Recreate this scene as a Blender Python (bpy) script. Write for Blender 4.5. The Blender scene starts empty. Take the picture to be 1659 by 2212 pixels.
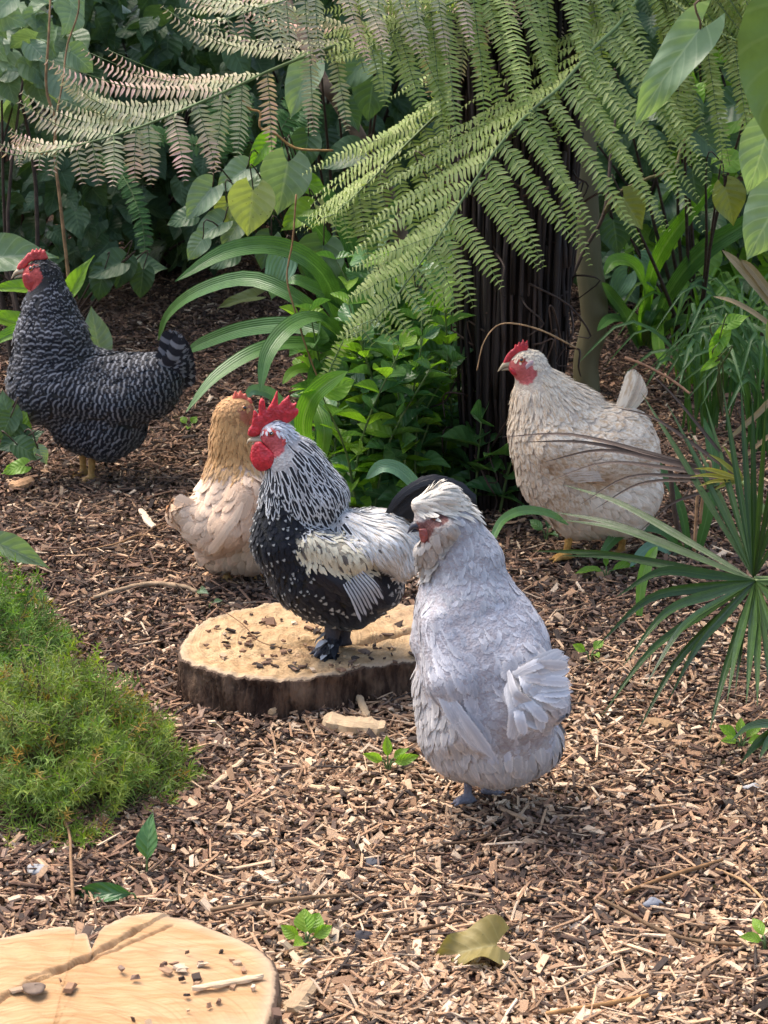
import bpy, math, random
import numpy as np
import openvdb
from mathutils import Vector

R = math.radians
rng = np.random.default_rng(7)
random.seed(7)
SC = bpy.context.scene
COL = SC.collection

# ---------------------------------------------------------------- camera
F = 4900.0                      # focal length in units of a 1659-wide frame
PITCH = R(18.0)
CAMZ = 1.25
cam_d = bpy.data.cameras.new('camera')
cam_d.sensor_fit = 'HORIZONTAL'
cam_d.sensor_width = 36.0
cam_d.lens = 36.0 * F / 1659.0
cam_d.clip_start = 0.05
cam_d.clip_end = 500
cam_d.dof.use_dof = True
cam_d.dof.focus_distance = 3.15
cam_d.dof.aperture_fstop = 34
cam = bpy.data.objects.new('camera', cam_d)
COL.objects.link(cam)
cam.location = (0, 0, CAMZ)
cam.rotation_euler = (R(90) - PITCH, 0, 0)
SC.camera = cam

# ---------------------------------------------------------------- world, sun
SUN_EL, SUN_AZ = 60.0, -50.0     # azimuth from +Y towards +X, degrees (light comes from there)
world = bpy.data.worlds.new('World')
SC.world = world
world.use_nodes = True
wn = world.node_tree
sky = wn.nodes.new('ShaderNodeTexSky')
sky.sky_type = 'NISHITA'
sky.sun_disc = False
sky.sun_elevation = R(SUN_EL)
sky.sun_rotation = R(SUN_AZ)
sky.dust_density = 4.0
sky.air_density = 1.0
sky.ozone_density = 1.0
bg = wn.nodes['Background']
bg.inputs['Strength'].default_value = 0.15
wn.links.new(sky.outputs[0], bg.inputs['Color'])
sun_d = bpy.data.lights.new('sun', 'SUN')
sun_d.energy = 1.35
sun_d.angle = R(36)
sun_d.color = (1.0, 0.93, 0.82)
sun = bpy.data.objects.new('sun', sun_d)
COL.objects.link(sun)
_sd = Vector((math.sin(R(SUN_AZ)) * math.cos(R(SUN_EL)), math.cos(R(SUN_AZ)) * math.cos(R(SUN_EL)), math.sin(R(SUN_EL))))
sun.rotation_euler = _sd.to_track_quat('Z', 'Y').to_euler()
sun.location = (0, 0, 10)
SC.view_settings.view_transform = 'Standard'
SC.view_settings.look = 'None'
SC.view_settings.gamma = 1.0
SC.view_settings.exposure = 1.46
SC.cycles.max_bounces = 6
SC.cycles.diffuse_bounces = 3
SC.cycles.glossy_bounces = 2
SC.cycles.transmission_bounces = 4
SC.cycles.transparent_max_bounces = 14

# ---------------------------------------------------------------- measuring helpers
_fw = np.array([0, math.cos(PITCH), -math.sin(PITCH)])
_up = np.array([0, math.sin(PITCH), math.cos(PITCH)])
_rt = np.array([1.0, 0, 0])
CP = np.array([0, 0, CAMZ])

def ray(px, py):
    return _rt * ((px - 829.5) / F) + _up * (-(py - 1106.0) / F) + _fw

def W(px, py, Y):
    d = ray(px, py)
    return CP + d * (Y / d[1])

def G(px, py, z=0.0):
    d = ray(px, py)
    return CP + d * ((z - CAMZ) / d[2])

def scl(Y, py=1106):            # photo units per metre at depth Y
    d = ray(829.5, py)
    return F / (Y / d[1])

def nrm(v):
    v = np.asarray(v, float)
    return v / (np.linalg.norm(v, axis=-1, keepdims=True) + 1e-12)

def gh(x, y):                   # height of the ground
    x = np.asarray(x, float); y = np.asarray(y, float)
    return 0.008 * np.sin(x * 5.1 + 1.3) * np.sin(y * 4.3 + .4) + 0.004 * np.sin(x * 13.7 + y * 9.1) + 0.003 * np.sin(y * 21 - x * 17)

# ---------------------------------------------------------------- object helpers
def tag(o, label=None, cat=None, group=None, kind=None):
    if label: o['label'] = label
    if cat: o['category'] = cat
    if group: o['group'] = group
    if kind: o['kind'] = kind
    return o

def empty(name, loc, label, cat, group=None):
    o = bpy.data.objects.new(name, None)
    COL.objects.link(o)
    o.location = tuple(loc)
    o.empty_display_size = .05
    return tag(o, label, cat, group)

def build(name, V, Q, mat, parent=None, fuv=None, tint=None, smooth=True, nrmls=None):
    """one mesh object from arrays; Q is a list of (n,3)/(n,4) index arrays or one array"""
    if not isinstance(Q, list): Q = [Q]
    Q = [np.asarray(q, dtype=np.int32) for q in Q if len(q)]
    V = np.asarray(V, dtype=np.float32)
    loc = np.zeros(3); q_ = parent
    while q_ is not None:
        loc = loc + np.array(q_.location); q_ = q_.parent
    me = bpy.data.meshes.new(name)
    me.vertices.add(len(V))
    if parent is None:
        org = np.array([V[:, 0].mean(), V[:, 1].mean(), V[:, 2].min()])
    else:
        org = loc
    me.vertices.foreach_set('co', (V - org).astype(np.float32).ravel())
    nl = sum(q.size for q in Q)
    nf = sum(len(q) for q in Q)
    me.loops.add(nl)
    me.loops.foreach_set('vertex_index', np.concatenate([q.ravel() for q in Q]))
    me.polygons.add(nf)
    tot = np.concatenate([np.full(len(q), q.shape[1], dtype=np.int32) for q in Q])
    st = np.concatenate([[0], np.cumsum(tot)[:-1]]).astype(np.int32)
    me.polygons.foreach_set('loop_start', st)
    me.polygons.foreach_set('loop_total', tot)
    me.polygons.foreach_set('use_smooth', np.full(nf, smooth))
    me.update(calc_edges=True)
    if fuv is not None:
        a = me.attributes.new('fuv', 'FLOAT_VECTOR', 'POINT')
        a.data.foreach_set('vector', np.asarray(fuv, dtype=np.float32).ravel())
    if tint is not None:
        a = me.attributes.new('tint', 'FLOAT_COLOR', 'POINT')
        a.data.foreach_set('color', np.asarray(tint, dtype=np.float32).ravel())
    me.materials.append(mat)
    if nrmls is not None: me.normals_split_custom_set_from_vertices(np.asarray(nrmls, dtype=np.float32).tolist())
    o = bpy.data.objects.new(name, me)
    COL.objects.link(o)
    if parent is not None: o.parent = parent
    else: o.location = tuple(org)
    return o

class Acc:                       # gathers pieces that belong to one mesh
    def __init__(s): s.V = []; s.Q = []; s.f = []; s.t = []; s.N = []; s.n = 0
    def add(s, V, Q, fuv=None, tint=None, N=None):
        V = np.asarray(V, float); s.V.append(V); s.Q.append(np.asarray(Q) + s.n)
        s.f.append(np.zeros((len(V), 3)) if fuv is None else fuv)
        s.t.append(np.ones((len(V), 4)) if tint is None else (np.tile(np.asarray(tint, float), (len(V), 1)) if np.ndim(tint) == 1 else tint))
        s.N.append(np.zeros((len(V), 3)) if N is None else N)
        s.n += len(V)
    def make(s, name, mat, parent=None, smooth=True):
        q4 = [q for q in s.Q if q.shape[1] == 4]; q3 = [q for q in s.Q if q.shape[1] == 3]
        Q = ([np.concatenate(q4)] if q4 else []) + ([np.concatenate(q3)] if q3 else [])
        return build(name, np.concatenate(s.V), Q, mat, parent, np.concatenate(s.f), np.concatenate(s.t), smooth, np.concatenate(s.N) if any(np.any(q) for q in s.N) else None)

def gridq(nr, nc):               # quads of an nr x nc vertex grid
    i = np.arange(nr - 1)[:, None] * nc + np.arange(nc - 1)[None, :]
    i = i.ravel()
    return np.stack([i, i + 1, i + nc + 1, i + nc], 1)

def spline(pts, n):              # Catmull-Rom through pts, n samples
    P = np.asarray(pts, float)
    if len(P) == 2:
        t = np.linspace(0, 1, n)[:, None]; return P[0] * (1 - t) + P[1] * t
    P = np.vstack([2 * P[0] - P[1], P, 2 * P[-1] - P[-2]])
    m = len(P) - 3
    u = np.linspace(0, m - 1e-6, n); k = u.astype(int); f = (u - k)[:, None]
    a, b, c, d = P[k], P[k + 1], P[k + 2], P[k + 3]
    return .5 * (2 * b + (c - a) * f + (2 * a - 5 * b + 4 * c - d) * f ** 2 + (3 * b - a - 3 * c + d) * f ** 3)

def tube(pts, rad, seg=7, n=None, tint=(1, 1, 1, 1), jit=0.0, squash=1.0):
    n = n or max(2, len(pts) * 4)
    C = spline(pts, n)
    T = nrm(np.gradient(C, axis=0))
    ref = np.array([0.13, .9, .31]); ref = ref / np.linalg.norm(ref)
    A = nrm(np.cross(T, ref)); B = np.cross(T, A)
    r = np.interp(np.linspace(0, 1, n), np.linspace(0, 1, len(np.atleast_1d(rad))), np.atleast_1d(rad)) if np.ndim(rad) else np.full(n, rad)
    th = np.linspace(0, 2 * np.pi, seg + 1)[:-1]
    rr = r[:, None] * (1 + jit * rng.normal(size=(n, seg)))
    V = C[:, None] + rr[..., None] * (np.cos(th)[None, :, None] * A[:, None] * squash + np.sin(th)[None, :, None] * B[:, None])
    V = V.reshape(-1, 3)
    i = np.arange(n - 1)[:, None] * seg; j = np.arange(seg)[None]; j2 = (j + 1) % seg
    Q = np.stack([i + j, i + j2, i + seg + j2, i + seg + j], -1).reshape(-1, 4)
    fuv = np.stack([np.tile(th / np.pi - 1, n), np.repeat(np.linspace(0, 1, n), seg), np.full(n * seg, rng.random())], 1)
    # end caps
    V = np.vstack([V, C[0], C[-1]])
    a0, a1 = n * seg, n * seg + 1
    jj = np.arange(seg)
    T0 = np.stack([np.full(seg, a0), (jj + 1) % seg, jj, jj], 1)[:, :3]
    T1 = np.stack([np.full(seg, a1), (n - 1) * seg + jj, (n - 1) * seg + (jj + 1) % seg], 1)
    fuv = np.vstack([fuv, fuv[0], fuv[-1]])
    return V, Q, T0, T1, fuv, tint

def add_tube(acc, pts, rad, **k):
    V, Q, T0, T1, fuv, tint = tube(pts, rad, **k)
    n0 = acc.n
    acc.add(V, Q, fuv, tint)
    acc.Q.append(T0 + n0); acc.Q.append(T1 + n0)

def add_strap(acc, pts, width, N=(0, -.75, .66), n=16, cols=4, fold=.25, prof=None, tint=(1, 1, 1, 1), rnd=None, wave=0.0, twist=0.0):
    C = spline(pts, n); T = nrm(np.gradient(C, axis=0)); t = np.linspace(0, 1, n)
    N = nrm(np.asarray(N, float))
    S = nrm(np.cross(T, N)); M = np.cross(S, T)
    if twist:
        a = (twist * t)[:, None]; S, M = S * np.cos(a) + M * np.sin(a), M * np.cos(a) - S * np.sin(a)
    if prof is None: prof = ([0, .2, .55, .8, .93, 1], [.55, .8, 1, .8, .42, .02])
    w = np.interp(t, *prof) * width * .5
    u = np.linspace(-1, 1, cols + 1)
    V = C[:, None] + S[:, None] * (w[:, None] * u)[..., None] + M[:, None] * ((np.abs(u) * fold)[None] * w[:, None] + wave * width * np.sin(t * 17 + 3)[:, None] * u[None])[..., None]
    rnd = rng.random() if rnd is None else rnd
    fuv = np.stack([np.tile(u, n), np.repeat(t, cols + 1), np.full(n * (cols + 1), rnd)], 1)
    acc.add(V.reshape(-1, 3), gridq(n, cols + 1), fuv, tint)

# leaf templates: x across, y along, z normal
def leaf_tpl(prof, nr=8, nc=6, fold=.25, droop=.25, lobe=0.0, wav=0.0, aspect=1.0, tipcurl=0.0):
    t = np.linspace(0, 1, nr); u = np.linspace(-1, 1, nc + 1)
    w = np.interp(t, *prof) * aspect
    T, U = np.meshgrid(t, u, indexing='ij')
    X = U * w[:, None]
    Y = T - lobe * (np.abs(U) ** 1.6) * (1 - T) ** 3
    Z = fold * np.abs(X) - droop * T ** 2 + wav * np.sin(T * 9 + 1) * U * np.abs(U) - tipcurl * T ** 4
    V = np.stack([X, Y, Z], -1).reshape(-1, 3)
    uv = np.stack([U, T], -1).reshape(-1, 2)
    return V, gridq(nr, nc + 1), uv

HEART = ([0, .05, .15, .3, .5, .7, .85, .94, 1], [.16, .33, .46, .5, .43, .27, .12, .04, .0])
OVATE = ([0, .08, .25, .45, .65, .85, .95, 1], [.03, .16, .36, .42, .34, .16, .05, 0])
LANCE = ([0, .1, .3, .5, .7, .9, 1], [.02, .12, .22, .24, .18, .06, 0])
HEARTS = [leaf_tpl(HEART, 9, 6, f, d, .24, w) for f, d, w in ((.3, .22, .05), (.1, .35, .07), (.45, .12, .04), (.2, .3, -.08), (-.1, .15, .1))]
HEARTS_HI = [leaf_tpl(HEART, 18, 12, f, d, .24, w) for f, d, w in ((.3, .22, .05), (.1, .35, .07), (.35, .12, .04))]
OVATES = [leaf_tpl(OVATE, 7, 4, f, d, .0, w) for f, d, w in ((.5, .2, .03), (.3, .35, .05), (.6, .1, .0))]

def frames(Yd, N):               # rows: X, Y, Z axes from a wanted length direction and normal
    Y = nrm(Yd); Z = nrm(N - (N * Y).sum(-1, keepdims=True) * Y); X = np.cross(Y, Z)
    return X, Y, Z

def inst(acc, tpls, P, Yd, N, S, tint=None, asp=None):
    """many leaves into one foliage mesh"""
    P = np.atleast_2d(P); n = len(P); X, Y, Z = frames(np.atleast_2d(Yd).astype(float), np.atleast_2d(N).astype(float))
    S = np.broadcast_to(S, (n,)); asp = np.ones(n) if asp is None else np.broadcast_to(asp, (n,))
    which = rng.integers(0, len(tpls), n)
    rn = rng.random(n)
    for k, (TV, TQ, TU) in enumerate(tpls):
        m = np.nonzero(which == k)[0]
        if not len(m): continue
        V = P[m, None] + S[m, None, None] * (TV[None, :, 0:1] * asp[m, None, None] * X[m, None] + TV[None, :, 1:2] * Y[m, None] + TV[None, :, 2:3] * Z[m, None])
        nv = len(TV)
        Q = (TQ[None] + (np.arange(len(m)) * nv)[:, None, None]).reshape(-1, TQ.shape[1])
        fuv = np.concatenate([np.tile(TU, (len(m), 1)), np.repeat(rn[m], nv)[:, None]], 1)
        if tint is None: tt = None
        else:
            tt = np.asarray(tint, float)
            tt = np.tile(tt, (len(m) * nv, 1)) if tt.ndim == 1 else np.repeat(tt[m], nv, 0)
        acc.add(V.reshape(-1, 3), Q, fuv, tt)

# ---------------------------------------------------------------- material helpers
class NT:
    def __init__(s, name):
        s.m = bpy.data.materials.new(name); s.m.use_nodes = True
        s.t = s.m.node_tree; s.t.nodes.clear(); s.out = s.t.nodes.new('ShaderNodeOutputMaterial')
    def n(s, typ, **k):
        x = s.t.nodes.new('ShaderNode' + typ)
        for a, b in k.items(): setattr(x, a, b)
        return x
    def put(s, sock, v):
        if v is None: return
        if hasattr(v, 'is_output'): s.t.links.new(v, sock)
        else:
            if isinstance(v, tuple) and len(v) == 3 and len(getattr(sock, 'default_value', (0, 0, 0))) == 4: v = v + (1.0,)
            sock.default_value = v
    def math(s, op, a, b=None, c=None, clamp=False):
        x = s.n('Math', operation=op, use_clamp=clamp); s.put(x.inputs[0], a); s.put(x.inputs[1], b); s.put(x.inputs[2], c); return x.outputs[0]
    def mix(s, f, a, b, bt='MIX'):
        x = s.n('Mix', data_type='RGBA', blend_type=bt); x.clamp_factor = True
        s.put(x.inputs[0], f); s.put(x.inputs[6], a); s.put(x.inputs[7], b); return x.outputs[2]
    def ramp(s, f, stops, interp='LINEAR'):
        x = s.n('ValToRGB'); x.color_ramp.interpolation = interp; e = x.color_ramp.elements
        while len(e) < len(stops): e.new(.5)
        for q, (p, c) in zip(e, stops): q.position = p; q.color = tuple(c) + (1,) if len(c) == 3 else c
        s.put(x.inputs[0], f); return x.outputs[0]
    def step(s, v, lo, hi):
        x = s.n('MapRange', interpolation_type='SMOOTHSTEP'); s.put(x.inputs[0], v)
        x.inputs[1].default_value = lo; x.inputs[2].default_value = hi; return x.outputs[0]
    def noise(s, vec, scale, detail=3, rough=.55, dist=0, col=False):
        x = s.n('TexNoise'); s.put(x.inputs['Vector'], vec); x.inputs['Scale'].default_value = scale
        x.inputs['Detail'].default_value = detail; x.inputs['Roughness'].default_value = rough; x.inputs['Distortion'].default_value = dist
        return x.outputs[1 if col else 0]
    def voro(s, vec, scale, out=0, feature='F1'):
        x = s.n('TexVoronoi', feature=feature); s.put(x.inputs['Vector'], vec); x.inputs['Scale'].default_value = scale; return x.outputs[out]
    def attr(s, name):
        x = s.n('Attribute', attribute_name=name); return x
    def sep(s, v):
        x = s.n('SeparateXYZ'); s.put(x.inputs[0], v); return x.outputs
    def comb(s, a, b, c):
        x = s.n('CombineXYZ'); s.put(x.inputs[0], a); s.put(x.inputs[1], b); s.put(x.inputs[2], c); return x.outputs[0]
    def bump(s, h, strength=.3, dist=.01, nrm_=None):
        x = s.n('Bump'); s.put(x.inputs['Height'], h); x.inputs['Strength'].default_value = strength; x.inputs['Distance'].default_value = dist
        s.put(x.inputs['Normal'], nrm_); return x.outputs[0]
    def objco(s): return s.n('TexCoord').outputs['Object']
    def pos(s): return s.n('NewGeometry').outputs['Position']
    def bsdf(s, col, rough=.6, normal=None, spec=.4, sheen=0.0, sss=0.0, coat=0.0):
        x = s.n('BsdfPrincipled'); s.put(x.inputs['Base Color'], col); s.put(x.inputs['Roughness'], rough)
        x.inputs['Specular IOR Level'].default_value = spec
        if sheen: x.inputs['Sheen Weight'].default_value = sheen
        if coat: x.inputs['Coat Weight'].default_value = coat; x.inputs['Coat Roughness'].default_value = .3
        if sss:
            x.inputs['Subsurface Weight'].default_value = sss; x.inputs['Subsurface Radius'].default_value = (.012, .004, .002)
            x.inputs['Subsurface Scale'].default_value = 1.0
        s.put(x.inputs['Normal'], normal); return x.outputs[0]
    def end(s, sh): s.t.links.new(sh, s.out.inputs[0]); return s.m

def mat_leaf(name, A, B, vein=(.5, .6, .35), veinamt=.5, nlat=9, rough=.42, trans=.35, holes=False, spots=0.0, straight=False, spec=.45):
    m = NT(name)
    f = m.attr('fuv'); x, t, r = m.sep(f.outputs['Vector']); tint = m.attr('tint').outputs['Color']
    ax = m.math('ABSOLUTE', x)
    c = m.mix(r, A, B)
    nz = m.noise(m.objco(), 45, 3)
    c = m.mix(m.math('MULTIPLY', m.step(nz, .35, .7), .35), c, tuple(v * .6 for v in A))
    if straight:
        lines = m.math('SINE', m.math('MULTIPLY', x, 26.0))
        v = m.math('ADD', m.math('MULTIPLY', m.step(lines, .2, 1), .18), m.math('SUBTRACT', 1.0, m.step(ax, .02, .16)))
        h = lines
    else:
        lat = m.math('SINE', m.math('MULTIPLY', m.math('SUBTRACT', t, m.math('MULTIPLY', ax, .33)), nlat * 6.283))
        latv = m.math('MULTIPLY', m.step(lat, .86, 1.0), .6)
        v = m.math('MAXIMUM', m.math('SUBTRACT', 1.0, m.step(ax, .015, .07)), latv)
        h = lat
    c = m.mix(m.math('MULTIPLY', v, veinamt), c, vein)
    if spots:
        sp = m.math('SUBTRACT', 1.0, m.step(m.voro(m.comb(m.math('MULTIPLY', x, .5), m.math('ADD', t, m.math('MULTIPLY', r, 31.0)), r), 9.0), .05, .16))
        c = m.mix(m.math('MULTIPLY', sp, spots), c, (.10, .09, .03))
    c = m.mix(1.0, c, tint, 'MULTIPLY')
    nb = m.bump(m.math('ADD', m.math('MULTIPLY', h, .25), nz), .35, .004)
    p = m.bsdf(c, rough, nb, spec)
    tr = m.n('BsdfTranslucent'); m.put(tr.inputs[0], m.mix(1.0, c, (1.35, 1.5, .55), 'MULTIPLY')); m.put(tr.inputs['Normal'], nb)
    ms = m.n('MixShader'); ms.inputs[0].default_value = trans; m.t.links.new(p, ms.inputs[1]); m.t.links.new(tr.outputs[0], ms.inputs[2])
    sh = ms.outputs[0]
    if holes:
        vv = m.voro(m.comb(m.math('MULTIPLY', x, .55), m.math('ADD', t, m.math('MULTIPLY', r, 57.0)), m.math('MULTIPLY', r, 9.0)), 5.5)
        hl = m.math('LESS_THAN', vv, m.math('MULTIPLY', m.math('SUBTRACT', m.math('FRACT', m.math('MULTIPLY', r, 13.7)), .35), .16))
        tp = m.n('BsdfTransparent'); m2 = m.n('MixShader'); m.put(m2.inputs[0], hl); m.t.links.new(sh, m2.inputs[1]); m.t.links.new(tp.outputs[0], m2.inputs[2]); sh = m2.outputs[0]
    return m.end(sh)

def mat_plain(name, col, rough=.7, noise_s=30, dark=.6, bump=.3, spec=.3, stretch=(1, 1, 1), sss=0, tinted=False, bd=.004):
    m = NT(name)
    mp = m.n('Mapping'); m.t.links.new(m.objco(), mp.inputs[0]); mp.inputs['Scale'].default_value = stretch
    nz = m.noise(mp.outputs[0], noise_s, 4, .6)
    c = m.mix(m.step(nz, .3, .7), tuple(v * dark for v in col), col)
    if tinted: c = m.mix(1.0, c, m.attr('tint').outputs['Color'], 'MULTIPLY')
    return m.end(m.bsdf(c, rough, m.bump(nz, bump, bd), spec, sss=sss))

M = {}
M['kawa'] = mat_leaf('heart_leaf', (.045, .092, .036), (.092, .155, .066), (.17, .25, .12), .40, 6, rough=.42, trans=.28, spec=.35, holes=True)
M['kawa_dark'] = mat_leaf('shaded_hedge_leaf', (.018, .042, .016), (.035, .07, .026), (.06, .1, .04), .3, 6, rough=.4, trans=.1)  # leaf colour darkened to put deep shade into the far hedges
M['kawa_olive'] = mat_leaf('olive_heart_leaf', (.17, .19, .03), (.21, .23, .045), (.28, .3, .09), .4, 6, rough=.45, trans=.25, spots=.9)
M['kawa_pale'] = mat_leaf('pale_heart_leaf', (.17, .25, .13), (.23, .31, .19), (.36, .43, .28), .5, 6, rough=.4, trans=.35, holes=True)
M['kawa_yellow'] = mat_leaf('yellow_heart_leaf', (.38, .41, .15), (.33, .38, .12), (.46, .48, .24), .4, 6, rough=.45, trans=.35, spots=.9)
M['kawa_lime'] = mat_leaf('lime_heart_leaf', (.17, .34, .03), (.24, .40, .05), (.35, .5, .12), .4, 6, rough=.4, trans=.5)
M['strap'] = mat_leaf('strap_leaf', (.05, .135, .03), (.085, .18, .045), (.15, .27, .09), .5, rough=.33, trans=.25, straight=True)
M['strap_lime'] = mat_leaf('lime_strap_leaf', (.11, .25, .025), (.17, .32, .06), (.25, .38, .12), .5, rough=.35, trans=.45, straight=True)
M['strap_blue'] = mat_leaf('bluish_strap_leaf', (.12, .24, .13), (.15, .27, .15), (.2, .32, .18), .4, rough=.4, trans=.2, straight=True)
M['strap_dry'] = mat_leaf('dry_strap_leaf', (.36, .27, .15), (.25, .16, .08), (.45, .35, .2), .4, rough=.7, trans=.15, straight=True)
M['ovate'] = mat_leaf('small_pointed_leaf', (.055, .15, .045), (.12, .24, .07), (.22, .34, .14), .4, 5, rough=.3, trans=.3)
M['fern'] = mat_leaf('fern_leaflet', (.25, .34, .075), (.42, .47, .17), (.55, .56, .25), .5, 4, rough=.5, trans=.35)
M['fernbrown'] = mat_leaf('browned_fern_leaflet', (.34, .38, .19), (.50, .44, .30), (.65, .56, .42), .5, 4, rough=.6, trans=.25)
M['sword'] = mat_leaf('sword_fern_leaflet', (.05, .14, .03), (.08, .19, .04), (.2, .3, .1), .4, 4, rough=.5, trans=.3)
M['palm'] = mat_leaf('fan_palm_leaf', (.022, .055, .010), (.045, .09, .018), (.09, .14, .04), .35, rough=.3, trans=.18, straight=True)
M['palm_dead'] = mat_leaf('dead_palm_leaf', (.045, .03, .025), (.10, .065, .05), (.16, .12, .08), .4, rough=.6, trans=.1, straight=True)
M['palm_yellow'] = mat_leaf('yellowing_palm_leaf', (.34, .30, .05), (.20, .22, .04), (.36, .33, .08), .4, rough=.5, trans=.25, straight=True)
M['heath'] = mat_leaf('heath_needle', (.14, .26, .04), (.26, .36, .07), (.36, .44, .14), .1, rough=.5, trans=.3)
M['stemgreen'] = mat_plain('green_stem', (.13, .19, .06), .5, 30, .6)
M['twig'] = mat_plain('twig_bark', (.22, .15, .09), .8, 60, .5, tinted=True)
M['twigdark'] = mat_plain('dark_twig_bark', (.075, .05, .035), .8, 60, .5)
M['bark_brown'] = mat_plain('brown_branch_bark', (.17, .115, .075), .8, 40, .45, .6)
M['bark_green'] = mat_plain('smooth_greenish_bark', (.17, .145, .075), .6, 14, .7, .3, stretch=(1, 1, .25))
# ================================================================ GROUND
def mat_ground():
    m = NT('dark_mulch_soil')
    p = m.pos()
    n1 = m.noise(p, 70, 5, .7); n2 = m.noise(p, 6, 3)
    vo = m.voro(p, 120, 1)
    c = m.mix(m.step(n1, .35, .7), (.03, .018, .011), (.13, .078, .046))
    c = m.mix(m.math('MULTIPLY', m.step(n2, .3, .7), .5), c, (.05, .03, .02))
    c = m.mix(.25, c, vo, 'OVERLAY')
    return m.end(m.bsdf(c, .95, m.bump(n1, .8, .02), .15))
_xs = np.concatenate([np.linspace(-120, -4, 12), np.linspace(-2.6, 2.6, 200), np.linspace(4, 120, 12)])
_ys = np.concatenate([np.linspace(-60, 0, 6), np.linspace(1.2, 9, 260), np.linspace(10, 300, 20)])
_X, _Y = np.meshgrid(_xs, _ys)
_Z = gh(_X, _Y) * np.clip((10 - _Y) / 2, 0, 1)
tag(build('ground', np.stack([_X, _Y, _Z], -1).reshape(-1, 3), gridq(len(_ys), len(_xs)), mat_ground()), kind='structure')

def mat_chip(name='wood_chip', bumpy=.4):
    m = NT(name)
    tint = m.attr('tint').outputs['Color']; f = m.attr('fuv'); u, v, r = m.sep(f.outputs['Vector'])
    fib = m.noise(m.comb(m.math('MULTIPLY', u, 9.0), m.math('MULTIPLY', v, 1.3), m.math('MULTIPLY', r, 77.0)), 2.2, 3)
    c = m.mix(m.math('MULTIPLY', m.step(fib, .35, .7), .45), tint, m.mix(1.0, tint, (.45, .36, .3), 'MULTIPLY'))
    return m.end(m.bsdf(c, .8, m.bump(fib, bumpy, .003), .25))
M['chip'] = mat_chip()

PALE = np.array([(.50, .325, .195), (.57, .395, .25), (.43, .265, .155), (.66, .50, .345), (.36, .215, .125)])
MID = np.array([(.24, .14, .088), (.19, .11, .072), (.29, .17, .105), (.22, .15, .11), (.15, .088, .06)])
DARK = np.array([(.10, .063, .044), (.07, .046, .034), (.13, .08, .055), (.055, .04, .032)])
_BV = np.array([[-1, -1, -1], [1, -1, -1], [1, 1, -1], [-1, 1, -1], [-1, -1, 1], [1, -1, 1], [1, 1, 1], [-1, 1, 1]], float)
_BQ = np.array([[4, 5, 6, 7], [0, 1, 5, 4], [1, 2, 6, 5], [2, 3, 7, 6], [3, 0, 4, 7]])

def chips(acc, P, L, Wd, T, yaw, tilt, roll, tint, ragged=.22):
    n = len(P)
    B = _BV[None] * (1 + ragged * rng.normal(size=(n, 8, 1)) * np.array([1, 1, .3])) + ragged * .5 * rng.normal(size=(n, 8, 3)) * np.array([1, 1, .2])
    B = B * np.stack([Wd, L, T], -1)[:, None] * .5
    cy, sy = np.cos(yaw), np.sin(yaw); ct, st = np.cos(tilt), np.sin(tilt); cr, sr = np.cos(roll), np.sin(roll)
    x, y, z = B[..., 0], B[..., 1], B[..., 2]
    x, z = x * cr[:, None] + z * sr[:, None], -x * sr[:, None] + z * cr[:, None]
    y, z = y * ct[:, None] - z * st[:, None], y * st[:, None] + z * ct[:, None]
    x, y = x * cy[:, None] - y * sy[:, None], x * sy[:, None] + y * cy[:, None]
    V = np.stack([x, y, z], -1) + P[:, None]
    Q = (_BQ[None] + (np.arange(n) * 8)[:, None, None]).reshape(-1, 4)
    uv = np.tile(_BV[:, :2], (n, 1)); rn = np.repeat(rng.random(n), 8)
    acc.add(V.reshape(-1, 3), Q, np.concatenate([uv, rn[:, None]], 1), np.repeat(np.concatenate([tint, np.ones((n, 1))], 1), 8, 0))

def lownoise(x, y):
    return .5 + .25 * (np.sin(x * 7.3 + 2.1 * np.sin(y * 3.1)) + np.sin(y * 8.9 + 1.7 * np.sin(x * 5.7 + 1)))

def scatter_ground(n, y0, y1, margin=.52):
    u = rng.random(n); y = 1 / (1 / y0 + u * (1 / y1 - 1 / y0)) if False else y0 + (y1 - y0) * u ** 1.25
    hw = .1775 * y + margin
    x = (rng.random(n) * 2 - 1) * hw
    return x, y

def palette(n, x, y, palef, darkf):
    r = rng.random(n); c = np.empty((n, 3))
    a = r < palef; b = (r >= palef) & (r < palef + darkf); k = ~(a | b)
    c[a] = PALE[rng.integers(0, len(PALE), a.sum())]; c[b] = DARK[rng.integers(0, len(DARK), b.sum())]; c[k] = MID[rng.integers(0, len(MID), k.sum())]
    return c * (1 + .18 * rng.normal(size=(n, 1)))

def pale_frac(x, y):             # fresh chips in front, older brown mulch behind and round the moss
    f = np.interp(y, [1.9, 2.75, 3.05, 3.3, 4.0, 6.0], [.74, .68, .45, .23, .15, .08])
    f = f * (.62 + .7 * np.clip(lownoise(x, y), 0, 1))
    left = np.clip((-.14 - x) / .12, 0, 1) * np.clip((y - 2.28) / .15, 0, 1) * np.clip((3.4 - y) / .3, 0, 1)
    f = f * (1 - .6 * left)
    right = np.exp(-(((x - .30) / .16) ** 2 + ((y - 2.50) / .12) ** 2))      # front hen's soft cast shadow, painted into the chip colours
    return f * (1 - .55 * right)

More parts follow.
